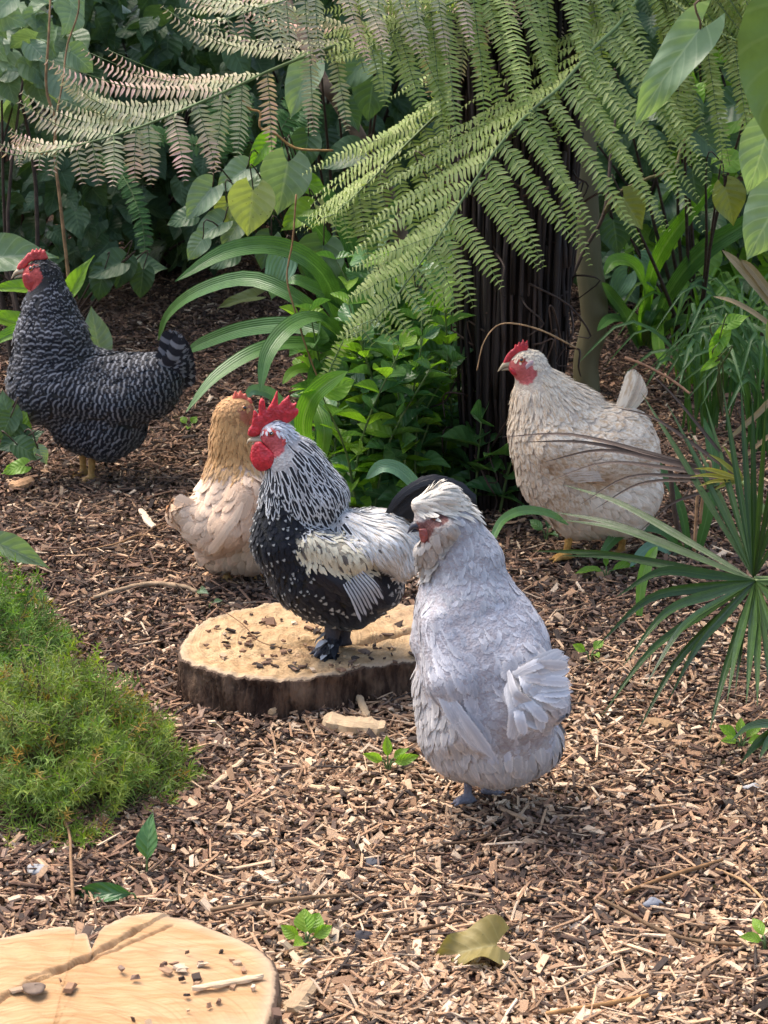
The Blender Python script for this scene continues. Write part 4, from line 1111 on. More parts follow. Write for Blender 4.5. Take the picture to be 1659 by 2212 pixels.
# feathered shank and toes
ff = np.random.default_rng(4); n = 90
P = np.array([b.w((712 + 10 * ff.normal(), 1392 + 10 * ff.normal(), -14 + 8 * ff.normal())) for _ in range(n)])
D = np.stack([-.6 + .5 * ff.normal(size=n), -.5 + .5 * ff.normal(size=n), -.55 + .15 * ff.normal(size=n)], 1)
ac = b.parts.setdefault(('foot_feathers', M['f_black']), Acc())
inst(ac, [leaf_tpl(LANCE, 6, 2, .3, .2)], P, D, np.tile([0, -.5, 1.], (n, 1)) + .3 * ff.normal(size=(n, 3)), .022 * ff.uniform(.7, 1.2, n), tint=np.where(ff.random((n, 1)) > .15, np.array([[.014, .014, .018, .03]]), np.array([[.5, .5, .5, .03]])))
b.finish()
_C4 = lambda L: [(493.7 + .13227 * x, 795.5 + .13227 * y) for x, y in L]
b.flap('comb', C4([(310, 1075), (325, 1000), (375, 920), (395, 800), (412, 690), (455, 715), (490, 750), (492, 640), (502, 550), (530, 495), (565, 500), (590, 545), (600, 620), (618, 680), (660, 620), (700, 560), (750, 450), (785, 368), (805, 400), (806, 500), (815, 600), (880, 530), (950, 470), (990, 440), (1000, 500), (1020, 560), (1060, 575), (1110, 560), (1095, 610), (1080, 640), (1140, 670), (1135, 740), (1090, 800), (1000, 875), (920, 895), (850, 850), (760, 850), (680, 900), (610, 980), (540, 1060), (440, 1115), (350, 1112)]), -3, .0042, M['comb'], h=.0007, bulge=.4)
b.flap('wattle', C4([(430, 1210), (520, 1190), (600, 1250), (690, 1310), (760, 1390), (775, 1480), (740, 1560), (650, 1630), (540, 1675), (450, 1640), (390, 1570), (360, 1470), (380, 1340)]), -16, .0042, M['comb'], bulge=.7, yaw=-.35)
b.flap('wattle', C4([(410, 1200), (500, 1200), (560, 1300), (520, 1500), (420, 1560), (350, 1470), (370, 1320)]), 14, .004, M['comb'], bulge=.6, yaw=.3)
b.flap('earlobe', C4([(870, 1160), (930, 1150), (945, 1220), (920, 1310), (850, 1400), (790, 1420), (800, 1340), (850, 1260)]), -31, .003, M['comb2'], bulge=.4)
b.eye(586.5, 936, 6.2, (.40, .08, .03))
b.beak([(572, 950, -2), (552, 950, -4), (539, 951, -4), (533, 960, -4)], [(568, 957, -2), (552, 958, -3), (543, 959, -3)], (9, 7, 5, .8), (5, 4, 1), M['horn'])

# ---------------------------------------------------------------- lavender hen in front
b = Bird('hen', 'pale lavender grey hen with cream crest in the foreground, seen from behind', 'hen', (1025, 1737), K=.005); b.parts = {}
b.add('head', (950, 1118, 20, 40), (978, 1130, 30, 50), flow=(1, .5, .1))
b.add('face', (912, 1130, -6, 22), (935, 1128, 0, 34), flow=(.5, 1, 0))
b.add('crest', (904, 1090, 2, 20), (960, 1074, 10, 27), flow=(1, -.22, .1))
b.add('crest', (960, 1074, 10, 27), (986, 1088, 16, 20), flow=(1, .12, .1))
b.add('muff', (946, 1142, -30, 17), (966, 1140, -36, 19), flow=(.6, .8, -.2))
b.add('muff', (945, 1165, -26, 18), (925, 1190, -8, 22), flow=(0, 1, 0))
b.add('muff', (918, 1185, 6, 20), (918, 1222, 10, 18), flow=(0, 1, 0))
b.add('hack', (985, 1150, 24, 60), (1005, 1215, 26, 80), flow=(.15, 1, 0))
b.add('hack', (1005, 1215, 26, 80), (1008, 1290, 16, 92), flow=(0, 1, -.2))
b.add('breast', (955, 1270, 30, 46), (945, 1380, 26, 62), flow=(-.1, 1, 0))
b.add('back', (1015, 1320, 10, 112), (1050, 1420, -10, 138), flow=(.25, 1, -.4))
b.add('back', (1050, 1420, -10, 138), (1095, 1510, -60, 112), flow=(.5, 1, -.4))
b.add('wing', (950, 1350, -66, 48), (978, 1470, -118, 56), flow=(.3, 1, -.1))
b.add('wing', (978, 1470, -118, 55), (1042, 1600, -138, 30), flow=(.5, 1, 0))
b.add('wing2', (1095, 1325, 0, 54), (1105, 1370, -10, 62), flow=(.1, 1, -.1))
b.add('wing2', (1105, 1370, -10, 62), (1140, 1480, -30, 58), flow=(.2, 1, -.1))
b.add('belly', (990, 1480, 20, 100), (1010, 1580, 0, 106), flow=(.1, 1, 0))
b.add('belly', (1060, 1560, -20, 136), (1075, 1590, -30, 112), flow=(.2, 1, 0))
b.add('belly', (1130, 1590, -30, 82), (1140, 1600, -30, 78), flow=(.1, 1, 0))
b.add('rump', (1110, 1430, -90, 58), (1150, 1500, -110, 66), flow=(.55, .9, 0))
b.add('rump', (1150, 1500, -110, 62), (1188, 1520, -112, 42), flow=(1, .5, 0))
b.leg([(1012, 1655, -10), (1010, 1725, -10)], (12, 8)); toes(b, 1010, 1732, -10, 6.5, 1.1)
b.leg([(1055, 1650, 30), (1056, 1706, 30)], (12, 8)); toes(b, 1056, 1712, 30, 6.5, 1.1, -1)
FP = [(884, 1130), (902, 1120), (922, 1116), (944, 1106), (966, 1101), (968, 1112), (952, 1122), (936, 1130), (928, 1148), (924, 1168), (910, 1170), (903, 1152), (890, 1146)]; fe = b.hit(942, 1118)
def col(V, leg):
    c = np.full((len(V), 3), -1.0); c[infc(b, V, FP)] = (.17, .07, .06); c[near(V, fe, .007)] = (.10, .04, .035); c[leg] = (.22, .22, .26); return c
sk = lambda P: infc(b, P, FP, .0005) | (infc(b, P, [(860, 1100), (1000, 1100), (940, 1135), (860, 1135)]) & (b.region(P) <= 3) & (P[:, 1] < b.Y0 + .02) & infc(b, P, [(870, 1096), (935, 1096), (960, 1106), (925, 1140), (870, 1140)]))
spec = {'head': (.0055, .020, .010, .002, 'norm', 1.5), 'crest': (.0036, .026, .0050, .005, 'lance', 1.6), 'muff': (.0050, .015, .010, .006, 'fluff', 2.2), 'hack': (.0062, .036, .014, .0007, 'norm', 1.3), 'breast': (.0085, .036, .018, .001), 'back': (.0084, .036, .020, .0006, 'norm', 1.1), 'wing': (.0090, .048, .020, .0008), 'wing2': (.0090, .046, .020, .0008), 'belly': (.0070, .032, .015, .0035, 'fluff', 1.5), 'rump': (.0076, .034, .018, .003, 'norm', 1.8)}
def fcol(key, P, r):
    k = r[:, None]
    base = {'crest': (.78, .71, .60), 'muff': (.52, .47, .42), 'head': (.54, .53, .54), 'hack': (.47, .465, .49), 'belly': (.54, .51, .50), 'rump': (.54, .52, .54), 'face': (.5, .45, .42)}.get(key, (.505, .495, .53))
    c = np.tile(np.array(base), (len(r), 1)) * (.80 + .28 * k)
    warm = (np.sin(P[:, 0] * 55 + 3 * np.sin(P[:, 2] * 40)) * np.sin(P[:, 2] * 60 + P[:, 1] * 40))[:, None] * .5 + .5
    return c * (1 - warm * .35) + (c * np.array([1.02, .95, .86])) * warm * .35
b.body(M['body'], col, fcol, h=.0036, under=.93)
b.plume(spec, {'wing': 'wing', 'wing2': 'wing ', 'hack': 'neck_feathers', 'head': 'neck_feathers', 'crest': 'crest', 'muff': 'beard'}, fcol, {'*': M['f_lav'], 'crest': M['f_plain'], 'muff': M['f_plain']}, sk, 21, 70000)
tl = []
q_ = np.random.default_rng(77)
for i in range(34):
    a = q_.random(); j1, j2, j3, j4 = q_.normal(size=4)
    ang = R(-38 + 118 * a); ln = q_.uniform(.75, 1.05)
    o = np.array([1116 + 10 * j1, 1470 + 14 * j2]); e_ = np.array([math.cos(ang), math.sin(ang)]) * 116 * ln
    tl.append(([(o[0], o[1], -168), (o[0] + e_[0] * .5 + 4 * j3, o[1] + e_[1] * .5, -206 + 5 * j4), (o[0] + e_[0] * 1.05, o[1] + e_[1] * .88 + 5 * j3, -196 + 9 * j4)], 25, (.3 * j1, -.9, .35 + .2 * j2)))
for i in range(8):
    a = i / 7
    tl.append(([(1100 - 8 * a, 1470 + 16 * a, -180), (1120 - 10 * a, 1530 + 12 * a, -205), (1172 - 70 * a, 1575 + 26 * a, -190)], 26, (-.1, -.9, .2)))
b.quills('tail', M['f_lav'], tl, (.53, .52, .54))
b.quills('wing', M['f_lav'], [([(930 + 8 * i, 1440 + 12 * i, -140 - 6 * i), (968 + 9 * i, 1535 + 6 * i, -172 - 2 * i), (1030 + 8 * i, 1618 + 5 * i, -165)], 24, (-.3, -1, 0)) for i in range(6)], (.47, .47, .50))
b.finish()
b.eye(940, 1119, 5.5, (.25, .07, .03))
b.flap('wattle', [(905, 1142), (925, 1140), (930, 1152), (922, 1168), (912, 1172), (906, 1158)], -24, .003, M['comb4'], bulge=.5)
b.beak([(910, 1132, -10), (893, 1136, -14), (880, 1152, -16)], [(908, 1143, -10), (895, 1146, -13), (888, 1150, -14)], (12, 9, .8), (6, 4, 1), M['horn_dark'])
# ================================================================ PLANTS
PINN = [leaf_tpl(([0, .2, .6, .9, 1], [.16, .20, .17, .10, .02]), 4, 2, .35, d) for d in (.15, .3)]
NEED = [leaf_tpl(([0, .3, 1], [.06, .09, .01]), 3, 1, 0, d) for d in (.15, .35)]
up = np.array([0, 0, 1.])

def frond(parent, path, left, right, lmax, npair=26, prof=None, mat='fern', pl=.020, dens=.0068, droop=.18, rr=.004, name='frond', tint=None, brown=0.0, start=.06, rl=1.0, fwd=.08, jit=.09, curl=0.0, profR=None):
    """one compound fern frond: a rachis, paired pinnae, each pinna cut into small leaflets"""
    C = spline([W(*q) for q in path], 90); T = nrm(np.gradient(C, axis=0))
    prof = prof or ([0, .12, .35, .6, .8, .93, 1], [.55, .85, 1, .86, .55, .22, .05])
    acc = Acc(); st = Acc()
    left, right = nrm(np.array(left, float)), nrm(np.array(right, float))
    for sdir in (left, right):
        for i in range(npair):
            s = start + (1 - start) * (i + .3 * rng.random()) / npair
            L = lmax * np.interp(s, *(profR if profR and sdir is right else prof)) * rng.uniform(.93, 1.05)
            if sdir is right: L *= rl
            if L < .012 or rng.random() < .05: continue
            k = min(89, int(s * 89)); p0 = C[k]; tg = T[k]
            d0 = nrm(sdir + tg * fwd + jit * rng.normal(size=3))
            m = max(4, int(L / dens)); t = (np.arange(m) + .5) / m
            pp = p0 + d0 * (L * t)[:, None] + np.array([0, 0, -1]) * (droop * rng.uniform(.6, 1.4) * L * t ** 2 - (curl * L * t ** 5 if sdir is left else 0))[:, None] + tg * (rng.normal() * .06 * L * t ** 2)[:, None]
            pt = nrm(np.gradient(pp, axis=0)) if m > 2 else np.tile(d0, (m, 1))
            side = nrm(tg - (pt @ tg)[:, None] * pt); nn = nrm(np.cross(pt, side)); nn = nn * np.where(nn[:, 2:3] < 0, -1, 1)
            ll = pl * np.interp(t, [0, .1, .65, .9, 1], [.75, 1, .9, .5, .2]) * min(1, L / (.42 * lmax) + .25)
            bj = rng.normal()
            for sg in (1, -1):
                Yd = side * sg * 1.0 + pt * .28 + .08 * rng.normal(size=(m, 3))
                N = nn + side * sg * .25 + .15 * rng.normal(size=(m, 3))
                tt = None
                if brown:
                    q = (np.clip(t * 1.2 - .3 + .5 * bj, 0, 1) * min(1, brown * 2.2))[:, None]
                    tt = np.concatenate([np.ones((m, 3)) * (1 - q) + np.array([1.55, 1.02, 1.35]) * q, np.ones((m, 1))], 1)
                inst(acc, PINN, pp, Yd, N, ll * rng.uniform(.85, 1.1, m), tint=tt, asp=.72)
            add_tube(st, [p0, pp[m // 2], pp[-1]], [.0012, .0009, .0004], seg=4, n=6)
    add_tube(st, C[::6], [rr, rr * .7, rr * .25], seg=6, n=40)
    f = acc.make(name, M[mat], parent)
    st.make('rachis', M['stemgreen'], f)
    return f

# ---------------------------------------------------------------- tree fern
M['fibre'] = mat_plain('dark_fibrous_trunk', (.030, .020, .016), .95, 60, .35, .9, .1, stretch=(1, 1, .15), bd=.02)
M['stipe'] = mat_plain('dead_frond_stalk', (.07, .05, .042), .7, 50, .45, .5, .3, stretch=(1, 1, .2), tinted=True)
g0 = G(1102, 1080)
tf = empty('tree_fern', (g0[0], g0[1], 0), 'tree fern with a thick dark trunk of hanging dead stalks and arching fronds', 'tree fern')
n = 40; zz = np.linspace(-.03, 1.25, n); th = np.linspace(0, 2 * np.pi, 49)[:-1]
A, Z_ = np.meshgrid(th, zz)
rad = np.interp(Z_, [-.03, .1, .35, .8, 1.25], [.072, .076, .082, .090, .086]) * (1 + .06 * np.sin(A * 9 + 3 * np.sin(Z_ * 7)) + .03 * np.sin(A * 23))
V = np.stack([g0[0] + rad * np.cos(A), g0[1] + rad * np.sin(A), Z_], -1).reshape(-1, 3)
i = np.arange(n - 1)[:, None] * 48; j = np.arange(48)[None]; j2 = (j + 1) % 48
build('trunk', V, np.stack([i + j, i + j2, i + 48 + j2, i + 48 + j], -1).reshape(-1, 4), M['fibre'], tf)
acc = Acc()
for k in range(230):
    a = rng.uniform(0, 2 * np.pi); z1 = rng.uniform(.45, 1.25); ln = rng.uniform(.25, .95); z0 = max(-.01, z1 - ln); r0 = rng.uniform(.084, .106)
    pts = []
    for q in np.linspace(0, 1, 5):
        z = z1 + (z0 - z1) * q; rr = r0 * np.interp(z, [0, .35, .8, 1.25], [.82, .95, 1.06, 1.0]) + .004 * rng.normal()
        aa = a + .04 * rng.normal()
        pts.append((g0[0] + rr * math.cos(aa), g0[1] + rr * math.sin(aa), z))
    v = rng.uniform(.2, .95)
    add_tube(acc, pts, [rng.uniform(.003, .0055), rng.uniform(.0025, .0045)], seg=5, n=12, jit=.12, tint=(v, v * .95, v * .95, 1))
for k in range(60):               # curled, broken bits
    a = rng.uniform(-np.pi, 0); z = rng.uniform(.1, .75); p = np.array([g0[0] + .10 * math.cos(a), g0[1] + .10 * math.sin(a), z])
    d = rng.normal(size=3) * .03; v = rng.uniform(.5, 1.7)
    add_tube(acc, [p, p + d + np.array([0, -.008, 0]), p + d * 1.6 + rng.normal(size=3) * .018 + np.array([0, 0, -.02]), p + d * 1.2 + np.array([0, 0, -.05])], [.0024, .0018, .001], seg=4, n=10, tint=(v, v * .85, v * .75, 1))
acc.make('dead_stalks', M['stipe'], tf)
frond(tf, [(1450, -120, 3.95), (1357, 28, 3.8), (1278, 108, 3.72), (1209, 188, 3.65), (1135, 250, 3.6), (1066, 331, 3.55), (987, 450, 3.5), (925, 545, 3.47), (835, 665, 3.44), (764, 730, 3.43)],
      (-.90, .10, -.34), (.60, -.30, -.70), .30, 24, pl=.021, droop=.16, fwd=.05, prof=([0, .25, .5, .65, .77, .92, 1], [.7, 1, .82, .66, .50, .22, .05]), profR=([0, .25, .5, .65, .77, .92, 1], [.75, 1, .66, .48, .33, .16, .05]))
frond(tf, [(1300, -60, 3.95), (1050, 20, 3.8), (880, 50, 3.7), (650, 125, 3.6), (470, 205, 3.5), (300, 275, 3.45), (150, 318, 3.42), (8, 344, 3.4)],
      (-.97, .10, .10), (.12, -.40, -.85), .27, 24, mat='fernbrown', pl=.019, droop=.04, brown=.45, rl=.5, jit=.13, curl=.25)
frond(tf, [(1330, -150, 3.95), (1050, -90, 3.75), (800, -40, 3.6), (620, 0, 3.5), (430, 60, 3.4)],
      (-.97, .10, .02), (.2, -.45, -.85), .26, 22, mat='fernbrown', pl=.019, droop=.06, brown=.45, rl=.55, jit=.13, curl=.1)
frond(tf, [(1350, -120, 3.95), (1480, -60, 3.85), (1620, -10, 3.75), (1850, 90, 3.65)],
      (.45, .3, -.25), (.55, -.30, -.72), .28, 22, pl=.021, droop=.14)
frond(tf, [(1400, -60, 3.9), (1450, 0, 3.85), (1530, 60, 3.8), (1640, 110, 3.75), (1750, 190, 3.7)],
      (.15, -.2, -.85), (.70, -.2, -.45), .24, 18, pl=.020, droop=.14)
frond(tf, [(1380, -170, 3.9), (1220, -90, 3.8), (1040, -20, 3.7), (880, 50, 3.65), (760, 130, 3.6)],
      (-.92, .1, -.18), (.25, -.35, -.78), .26, 22, pl=.020, droop=.12, jit=.12)
frond(tf, [(1330, -30, 4.02), (1180, 60, 4.0), (1030, 170, 3.98), (900, 290, 3.95), (790, 400, 3.9), (705, 480, 3.88)],
      (-.85, .2, -.35), (.25, -.25, -.85), .24, 22, mat='fern', pl=.020, droop=.2)
for (dx, dy, dz, L) in ((.9, 1.0, .25, 1.3), (-.7, 1.1, .3, 1.3), (.1, 1.3, .35, 1.3)):
    # fronds that arch away above the picture
    base = W(1250, -160, 4.0); P3 = [base + np.array([dx, dy, 0]) * t_ * .75 + up * (dz * 4 * t_ * (1 - t_) * .8) for t_ in (0, .25, .5, .75, 1)]
    d_ = nrm(np.array([dx, dy, 0])); s_ = np.array([-d_[1], d_[0], -.2])
    _W = W
    W = lambda *q: np.array(q)
    frond(tf, [tuple(p) for p in P3], s_, -s_ + np.array([0, 0, -.4]), .28, 18, pl=.018, dens=.012, droop=.3)
    W = _W

# ---------------------------------------------------------------- heart-leaved shrubs behind
def stems(acc, base, tips, r=.004, sag=.1):
    for t_ in tips:
        mid = (base + t_) / 2 + rng.normal(size=3) * .05 + up * sag * .3
        add_tube(acc, [base + rng.normal(size=3) * np.array([.03, .03, 0]), mid, t_], [r, r * .7, r * .35], seg=5, n=10)

def heart_shrub(label, x0, x1, y0, y1, Y0, Y1, n, size, mats=('kawa',), base=None, face=.55, group='heart-leaved shrubs at the back', tpls=None, name='heart_leaved_shrub'):
    gx = W((x0 + x1) / 2, 1106, (Y0 + Y1) / 2)[0]
    root = empty(name, (gx, (Y0 + Y1) / 2, 0), label, 'shrub', group)
    px = rng.uniform(x0, x1, n); py = rng.uniform(y0, y1, n); Yv = rng.uniform(Y0, Y1, n)
    P = np.array([W(a, b_, c) for a, b_, c in zip(px, py, Yv)])
    # clumps: pull leaves towards branch nodes
    nc = max(6, n // 22); nodes = P[rng.integers(0, n, nc)]
    near_ = np.array([np.argmin(((p - nodes) ** 2).sum(1)) for p in P])
    P = P * .62 + nodes[near_] * .38
    ok = P[:, 2] > .02; P = P[ok]; n = len(P)
    N = nrm(np.stack([rng.normal(0, .45, n), -face + rng.normal(0, .35, n), .75 + rng.normal(0, .2, n)], 1))
    Yd = np.stack([rng.normal(0, .8, n), rng.normal(-.25, .5, n), -.75 + rng.normal(0, .35, n)], 1)
    S = size * rng.uniform(.55, 1.2, n)
    which = rng.integers(0, 10, n)
    for k, mt_ in enumerate(mats):
        m_ = (which % len(mats)) == k if len(mats) < 3 else (which < 8 if k == 0 else which == 7 + k)
        if not m_.any(): continue
        ac = Acc(); inst(ac, tpls or HEARTS, P[m_], Yd[m_], N[m_], S[m_], asp=rng.uniform(.85, 1.1, m_.sum())); ac.make('foliage', M[mt_], root)
    st = Acc(); b0 = np.array([gx, (Y0 + Y1) / 2, -.01]) if base is None else base
    stems(st, b0, nodes[:40], .006)
    st.make('stems', M['twigdark'], root)
    return root

heart_shrub('dark heart-leaved shrub filling the upper left corner above the barred hen', -320, 240, -120, 470, 5.0, 6.2, 950, .070, ('kawa',), face=.6)
heart_shrub('lower leafy heart-leaved shrub on shaded ground behind the barred hen head', -250, 330, 400, 640, 5.0, 6.2, 240, .07, ('kawa',))
heart_shrub('heart-leaved shrub behind the thin leaning stem at the left', 180, 560, -120, 560, 5.2, 6.6, 950, .068, ('kawa',))
heart_shrub('heart-leaved shrub behind the brown diagonal branch', 480, 980, -120, 520, 5.2, 6.8, 900, .070, ('kawa',))
heart_shrub('heart-leaved shrub behind the tree fern trunk on the right', 1180, 1480, -100, 640, 5.0, 6.4, 700, .072, ('kawa',))
heart_shrub('heart-leaved shrub at the upper right edge of the picture', 1420, 1980, -120, 560, 4.8, 6.4, 850, .074, ('kawa', 'kawa_lime'))
heart_shrub('low shrub closing the gap between the slender trunk and the right edge', 1290, 1800, 430, 735, 5.0, 5.7, 330, .075, ('kawa', 'kawa_lime'))
heart_shrub('sparse pale heart-leaved sprays in the very upper left corner', -60, 250, -60, 240, 4.5, 4.9, 60, .066, ('kawa_pale',), face=.7)
# far hedges that close the view
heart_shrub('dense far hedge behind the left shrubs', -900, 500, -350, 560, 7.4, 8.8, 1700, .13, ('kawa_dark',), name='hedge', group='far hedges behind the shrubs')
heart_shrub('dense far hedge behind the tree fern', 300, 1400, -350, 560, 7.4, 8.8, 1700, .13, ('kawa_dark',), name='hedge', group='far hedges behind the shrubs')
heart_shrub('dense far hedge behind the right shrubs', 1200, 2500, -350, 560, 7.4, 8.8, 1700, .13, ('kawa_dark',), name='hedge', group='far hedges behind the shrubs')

# ---------------------------------------------------------------- trees
def tree(name, label, trunk, rads, mat, crown_c, crown_r, n, size):
    P0 = trunk[0]
    root = empty(name, (P0[0], P0[1], 0), label, 'tree')
    ac = Acc(); add_tube(ac, trunk, rads, seg=12, n=40, jit=.03)
    top = np.array(trunk[-1])
    for k in range(9):
        q = np.array(crown_c) + nrm(rng.normal(size=3)) * np.array(crown_r) * .7
        add_tube(ac, [top, (top + q) / 2 + up * .12, q], [rads[-1] * .8, rads[-1] * .5, .004], seg=6, n=12)
    ac.make('trunk', mat, root)
    u = nrm(rng.normal(size=(n, 3))) * (rng.random((n, 1)) ** .45); P = np.array(crown_c) + u * np.array(crown_r)
    N = nrm(np.stack([rng.normal(0, .4, n), rng.normal(-.2, .4, n), np.ones(n)], 1)); Yd = rng.normal(size=(n, 3)) + np.array([0, 0, -.5])
    ac = Acc(); inst(ac, HEARTS, P, Yd, N, size * rng.uniform(.6, 1.2, n)); ac.make('crown', M['kawa'], root)  # unseen leaf canopy added overhead to shade the back
    return root
gt = G(1268, 845)
Yt = gt[1]
tree('slender_tree', 'slender tree with smooth greenish ringed trunk right of the tree fern', [gt - up * .02, W(1266, 780, Yt), W(1284, 690, Yt), W(1272, 560, Yt), W(1266, 430, Yt), W(1262, 350, Yt), W(1262, 100, Yt), W(1250, -300, Yt), W(1240, -900, Yt)],
     [.032, .026, .030, .026, .026, .026, .024, .022], M['bark_green'], (1.5, 6.7, 2.5), (1.9, 1.5, .55), 1000, .17)
Yb = 4.5
tree('leaning_tree', 'leaning brown-barked tree crossing behind the fern fronds', [G(905, 760), W(900, 640, Yb), W(870, 520, Yb), W(840, 420, Yb), W(770, 285, Yb), W(730, 220, Yb), W(690, 160, Yb), W(600, -60, Yb + .2), W(560, -400, Yb + .4)],
     [.020, .016, .014, .014, .013, .012, .011], M['bark_brown'], (-1.1, 6.8, 2.5), (1.7, 1.5, .55), 1000, .17)

def rod(name, label, cat, pts, r, mat, tint=(1, 1, 1, 1), n=30, group=None):
    ac = Acc(); add_tube(ac, [W(*q) for q in pts], r, seg=7, n=n, jit=.08, tint=tint)
    return tag(ac.make(name, mat), label, cat, group)
rod('creeper', 'thin pale stem rising behind the barred hen to the top left', 'creeper', [(152, 640, 4.45), (145, 570, 4.45), (128, 420, 4.45), (118, 330, 4.45), (120, 260, 4.45), (100, 190, 4.45), (105, 80, 4.45), (112, -60, 4.5)], [.0042, .003, .003, .002], M['twig'], (1.5, 1.3, 1, 1))
rod('creeper', 'second thin stem joining the pale one at the upper left', 'creeper', [(120, 258, 4.45), (135, 180, 4.47), (145, 100, 4.5), (170, 20, 4.5), (165, -60, 4.5)], [.002, .002, .0015], M['twig'], (1.4, 1.25, 1, 1))
rod('creeper', 'dark thin stem slanting up past the right side of the slender trunk', 'creeper', [(1215, 650, 4.3), (1260, 545, 4.3), (1305, 460, 4.3), (1320, 330, 4.35), (1330, 250, 4.4)], [.0035, .0035, .0025], M['twigdark'])
rod('creeper', 'forked greenish stem reaching right above the yellow leaf', 'creeper', [(1305, 460, 4.3), (1330, 420, 4.3), (1400, 385, 4.3), (1455, 365, 4.3), (1480, 300, 4.35), (1540, 250, 4.4), (1640, 190, 4.5)], [.003, .003, .002], M['twig'], (.9, 1.1, .7, 1))
rod('arching_twig', 'pale arching twig over the head of the cream hen', 'twig', [(1030, 800, 3.66), (1045, 740, 3.66), (1075, 703, 3.66), (1120, 700, 3.66), (1180, 718, 3.7), (1245, 752, 3.8)], [.0008, .0012, .0017], M['twig'], (2.4, 2.2, 1.9, 1))
rod('hanging_tendril', 'pale zigzag tendril under the browned fern frond', 'tendril', [(520, 210, 4.2), (540, 235, 4.2), (562, 243, 4.2), (562, 275, 4.2), (590, 285, 4.2), (640, 320, 4.2), (720, 325, 4.2)], .0022, M['twig'], (2, 1.7, 1, 1))
rod('hanging_tendril', 'thin tendril hanging through the strappy leaves', 'tendril', [(640, 420, 3.9), (632, 520, 3.9), (620, 600, 3.9), (640, 680, 3.9), (665, 760, 3.9), (700, 850, 3.9)], .0016, M['twig'], (1.6, 1.3, 1, 1))

# ---------------------------------------------------------------- explicit leafy sprays
def spray(name, label, base, leaves, group=None, stem='twigdark', r=.003, cat='plant', hi=True, petY=.0):
    """leaves: (px, py, Y, length px, tip angle in the picture, tilt towards the camera, material, aspect)"""
    B = np.asarray(base, float)
    root = empty(name, (B[0], B[1], 0), label, cat, group)
    st = Acc(); by = {}
    for q in leaves:
        px, py, Y, L, ang, tilt, mt_ = q[:7]; asp = q[7] if len(q) > 7 else 1.0
        s = scl(Y, py); L_ = L / s; a = R(ang)
        Yd = nrm(np.array([math.cos(a), -.30 * tilt, math.sin(a)])); N = np.array([.15 * rng.normal(), -1.0, .62 + .35 * (1 - tilt)])
        c = W(px, py, Y); p0 = c - Yd * L_ * .45
        ac = by.setdefault(mt_, Acc()); inst(ac, HEARTS_HI, p0[None], Yd[None], N[None], L_, asp=asp)
        d = B - p0; k = .25 + .2 * rng.random()
        mid = p0 - Yd * .03 + up * .01; q2 = p0 + d * .5 + np.array([0, .03, .02])
        add_tube(st, [p0, mid, q2, B], [.0012, .0014, r * .8, r], seg=5, n=16)
    if B[2] > .3: add_tube(st, [B, B + np.array([.05, .03, -B[2] * .5]), np.array([B[0] + .02, B[1] + .05, -.01])], [r, r * 1.4, r * 1.8], seg=7, n=14)
    for mt_, ac in by.items(): ac.make('leaves', M[mt_], root)
    st.make('stems', M[stem], root)
    return root

spray('heart_leaved_branch', 'pale heart-shaped leaves with one spotted yellow leaf in the middle left', G(760, 800) * np.array([1, 1, 0]) + np.array([0, .15, .0]), [
    (432, 436, 4.35, 92, 228, .6, 'kawa_pale', .8), (501, 385, 4.4, 84, 212, .6, 'kawa_pale', .8), (545, 398, 4.42, 70, 60, .3, 'kawa_pale', .9),
    (541, 456, 4.25, 105, -98, .2, 'kawa_yellow', 1.0), (482, 462, 4.35, 56, 250, .3, 'kawa_yellow', .9), (612, 402, 4.3, 120, -102, .3, 'kawa_pale', .95),
    (421, 536, 4.3, 58, 228, .5, 'kawa_pale', .9), (452, 498, 4.33, 80, 210, .5, 'kawa_pale', .85), (498, 508, 4.36, 70, 235, .5, 'kawa_pale', .9), (690, 582, 4.1, 118, -100, .2, 'kawa', .95),
    (597, 597, 4.1, 98, 246, .5, 'strap_blue', .75), (560, 330, 4.4, 76, 232, .5, 'kawa_lime', .6), (590, 368, 4.4, 55, 235, .5, 'kawa_pale', .5),
    (735, 342, 4.3, 88, 200, .3, 'kawa', .9), (648, 192, 4.3, 120, 243, .5, 'kawa_pale', .7), (772, 142, 4.2, 130, 225, .5, 'kawa', .8), (575, 545, 4.35, 75, 250, .4, 'kawa', .9),
    (640, 470, 4.4, 80, 210, .4, 'kawa_lime', .8), (680, 400, 4.45, 70, 340, .4, 'kawa_lime', .7), (720, 470, 4.4, 75, 320, .4, 'kawa_yellow', .6), (390, 470, 4.5, 60, 190, .4, 'kawa', .9), (800, 210, 4.3, 100, 260, .4, 'kawa', .9),
    (660, 330, 4.4, 80, 260, .4, 'kawa', .9), (480, 560, 4.5, 60, 200, .4, 'kawa', .9), (760, 250, 4.35, 70, 300, .4, 'kawa', .8)], r=.005)
spray('heart_leaved_branch', 'big pale scalloped leaf right behind the barred hen comb with lime leaves beside her neck', G(120, 760) * np.array([1, 1, 0]), [
    (38, 550, 4.5, 150, 8, .2, 'kawa_pale', .62), (172, 596, 4.42, 92, 62, .3, 'kawa_lime', .42), (24, 622, 4.45, 76, 176, .4, 'kawa_lime', .45), (206, 712, 4.45, 92, 98, .2, 'kawa_pale', .72),
    (10, 690, 4.5, 90, 160, .5, 'kawa_lime', .5), (228, 580, 4.75, 80, 200, .5, 'kawa', .9), (262, 590, 4.8, 70, 250, .4, 'kawa', .9), (320, 575, 4.85, 68, 10, .4, 'kawa', .9), (305, 612, 4.8, 66, 260, .3, 'kawa', .9), (215, 615, 4.75, 72, 250, .3, 'kawa', .9), (8, 730, 4.4, 80, 200, .5, 'strap_lime', .4)])
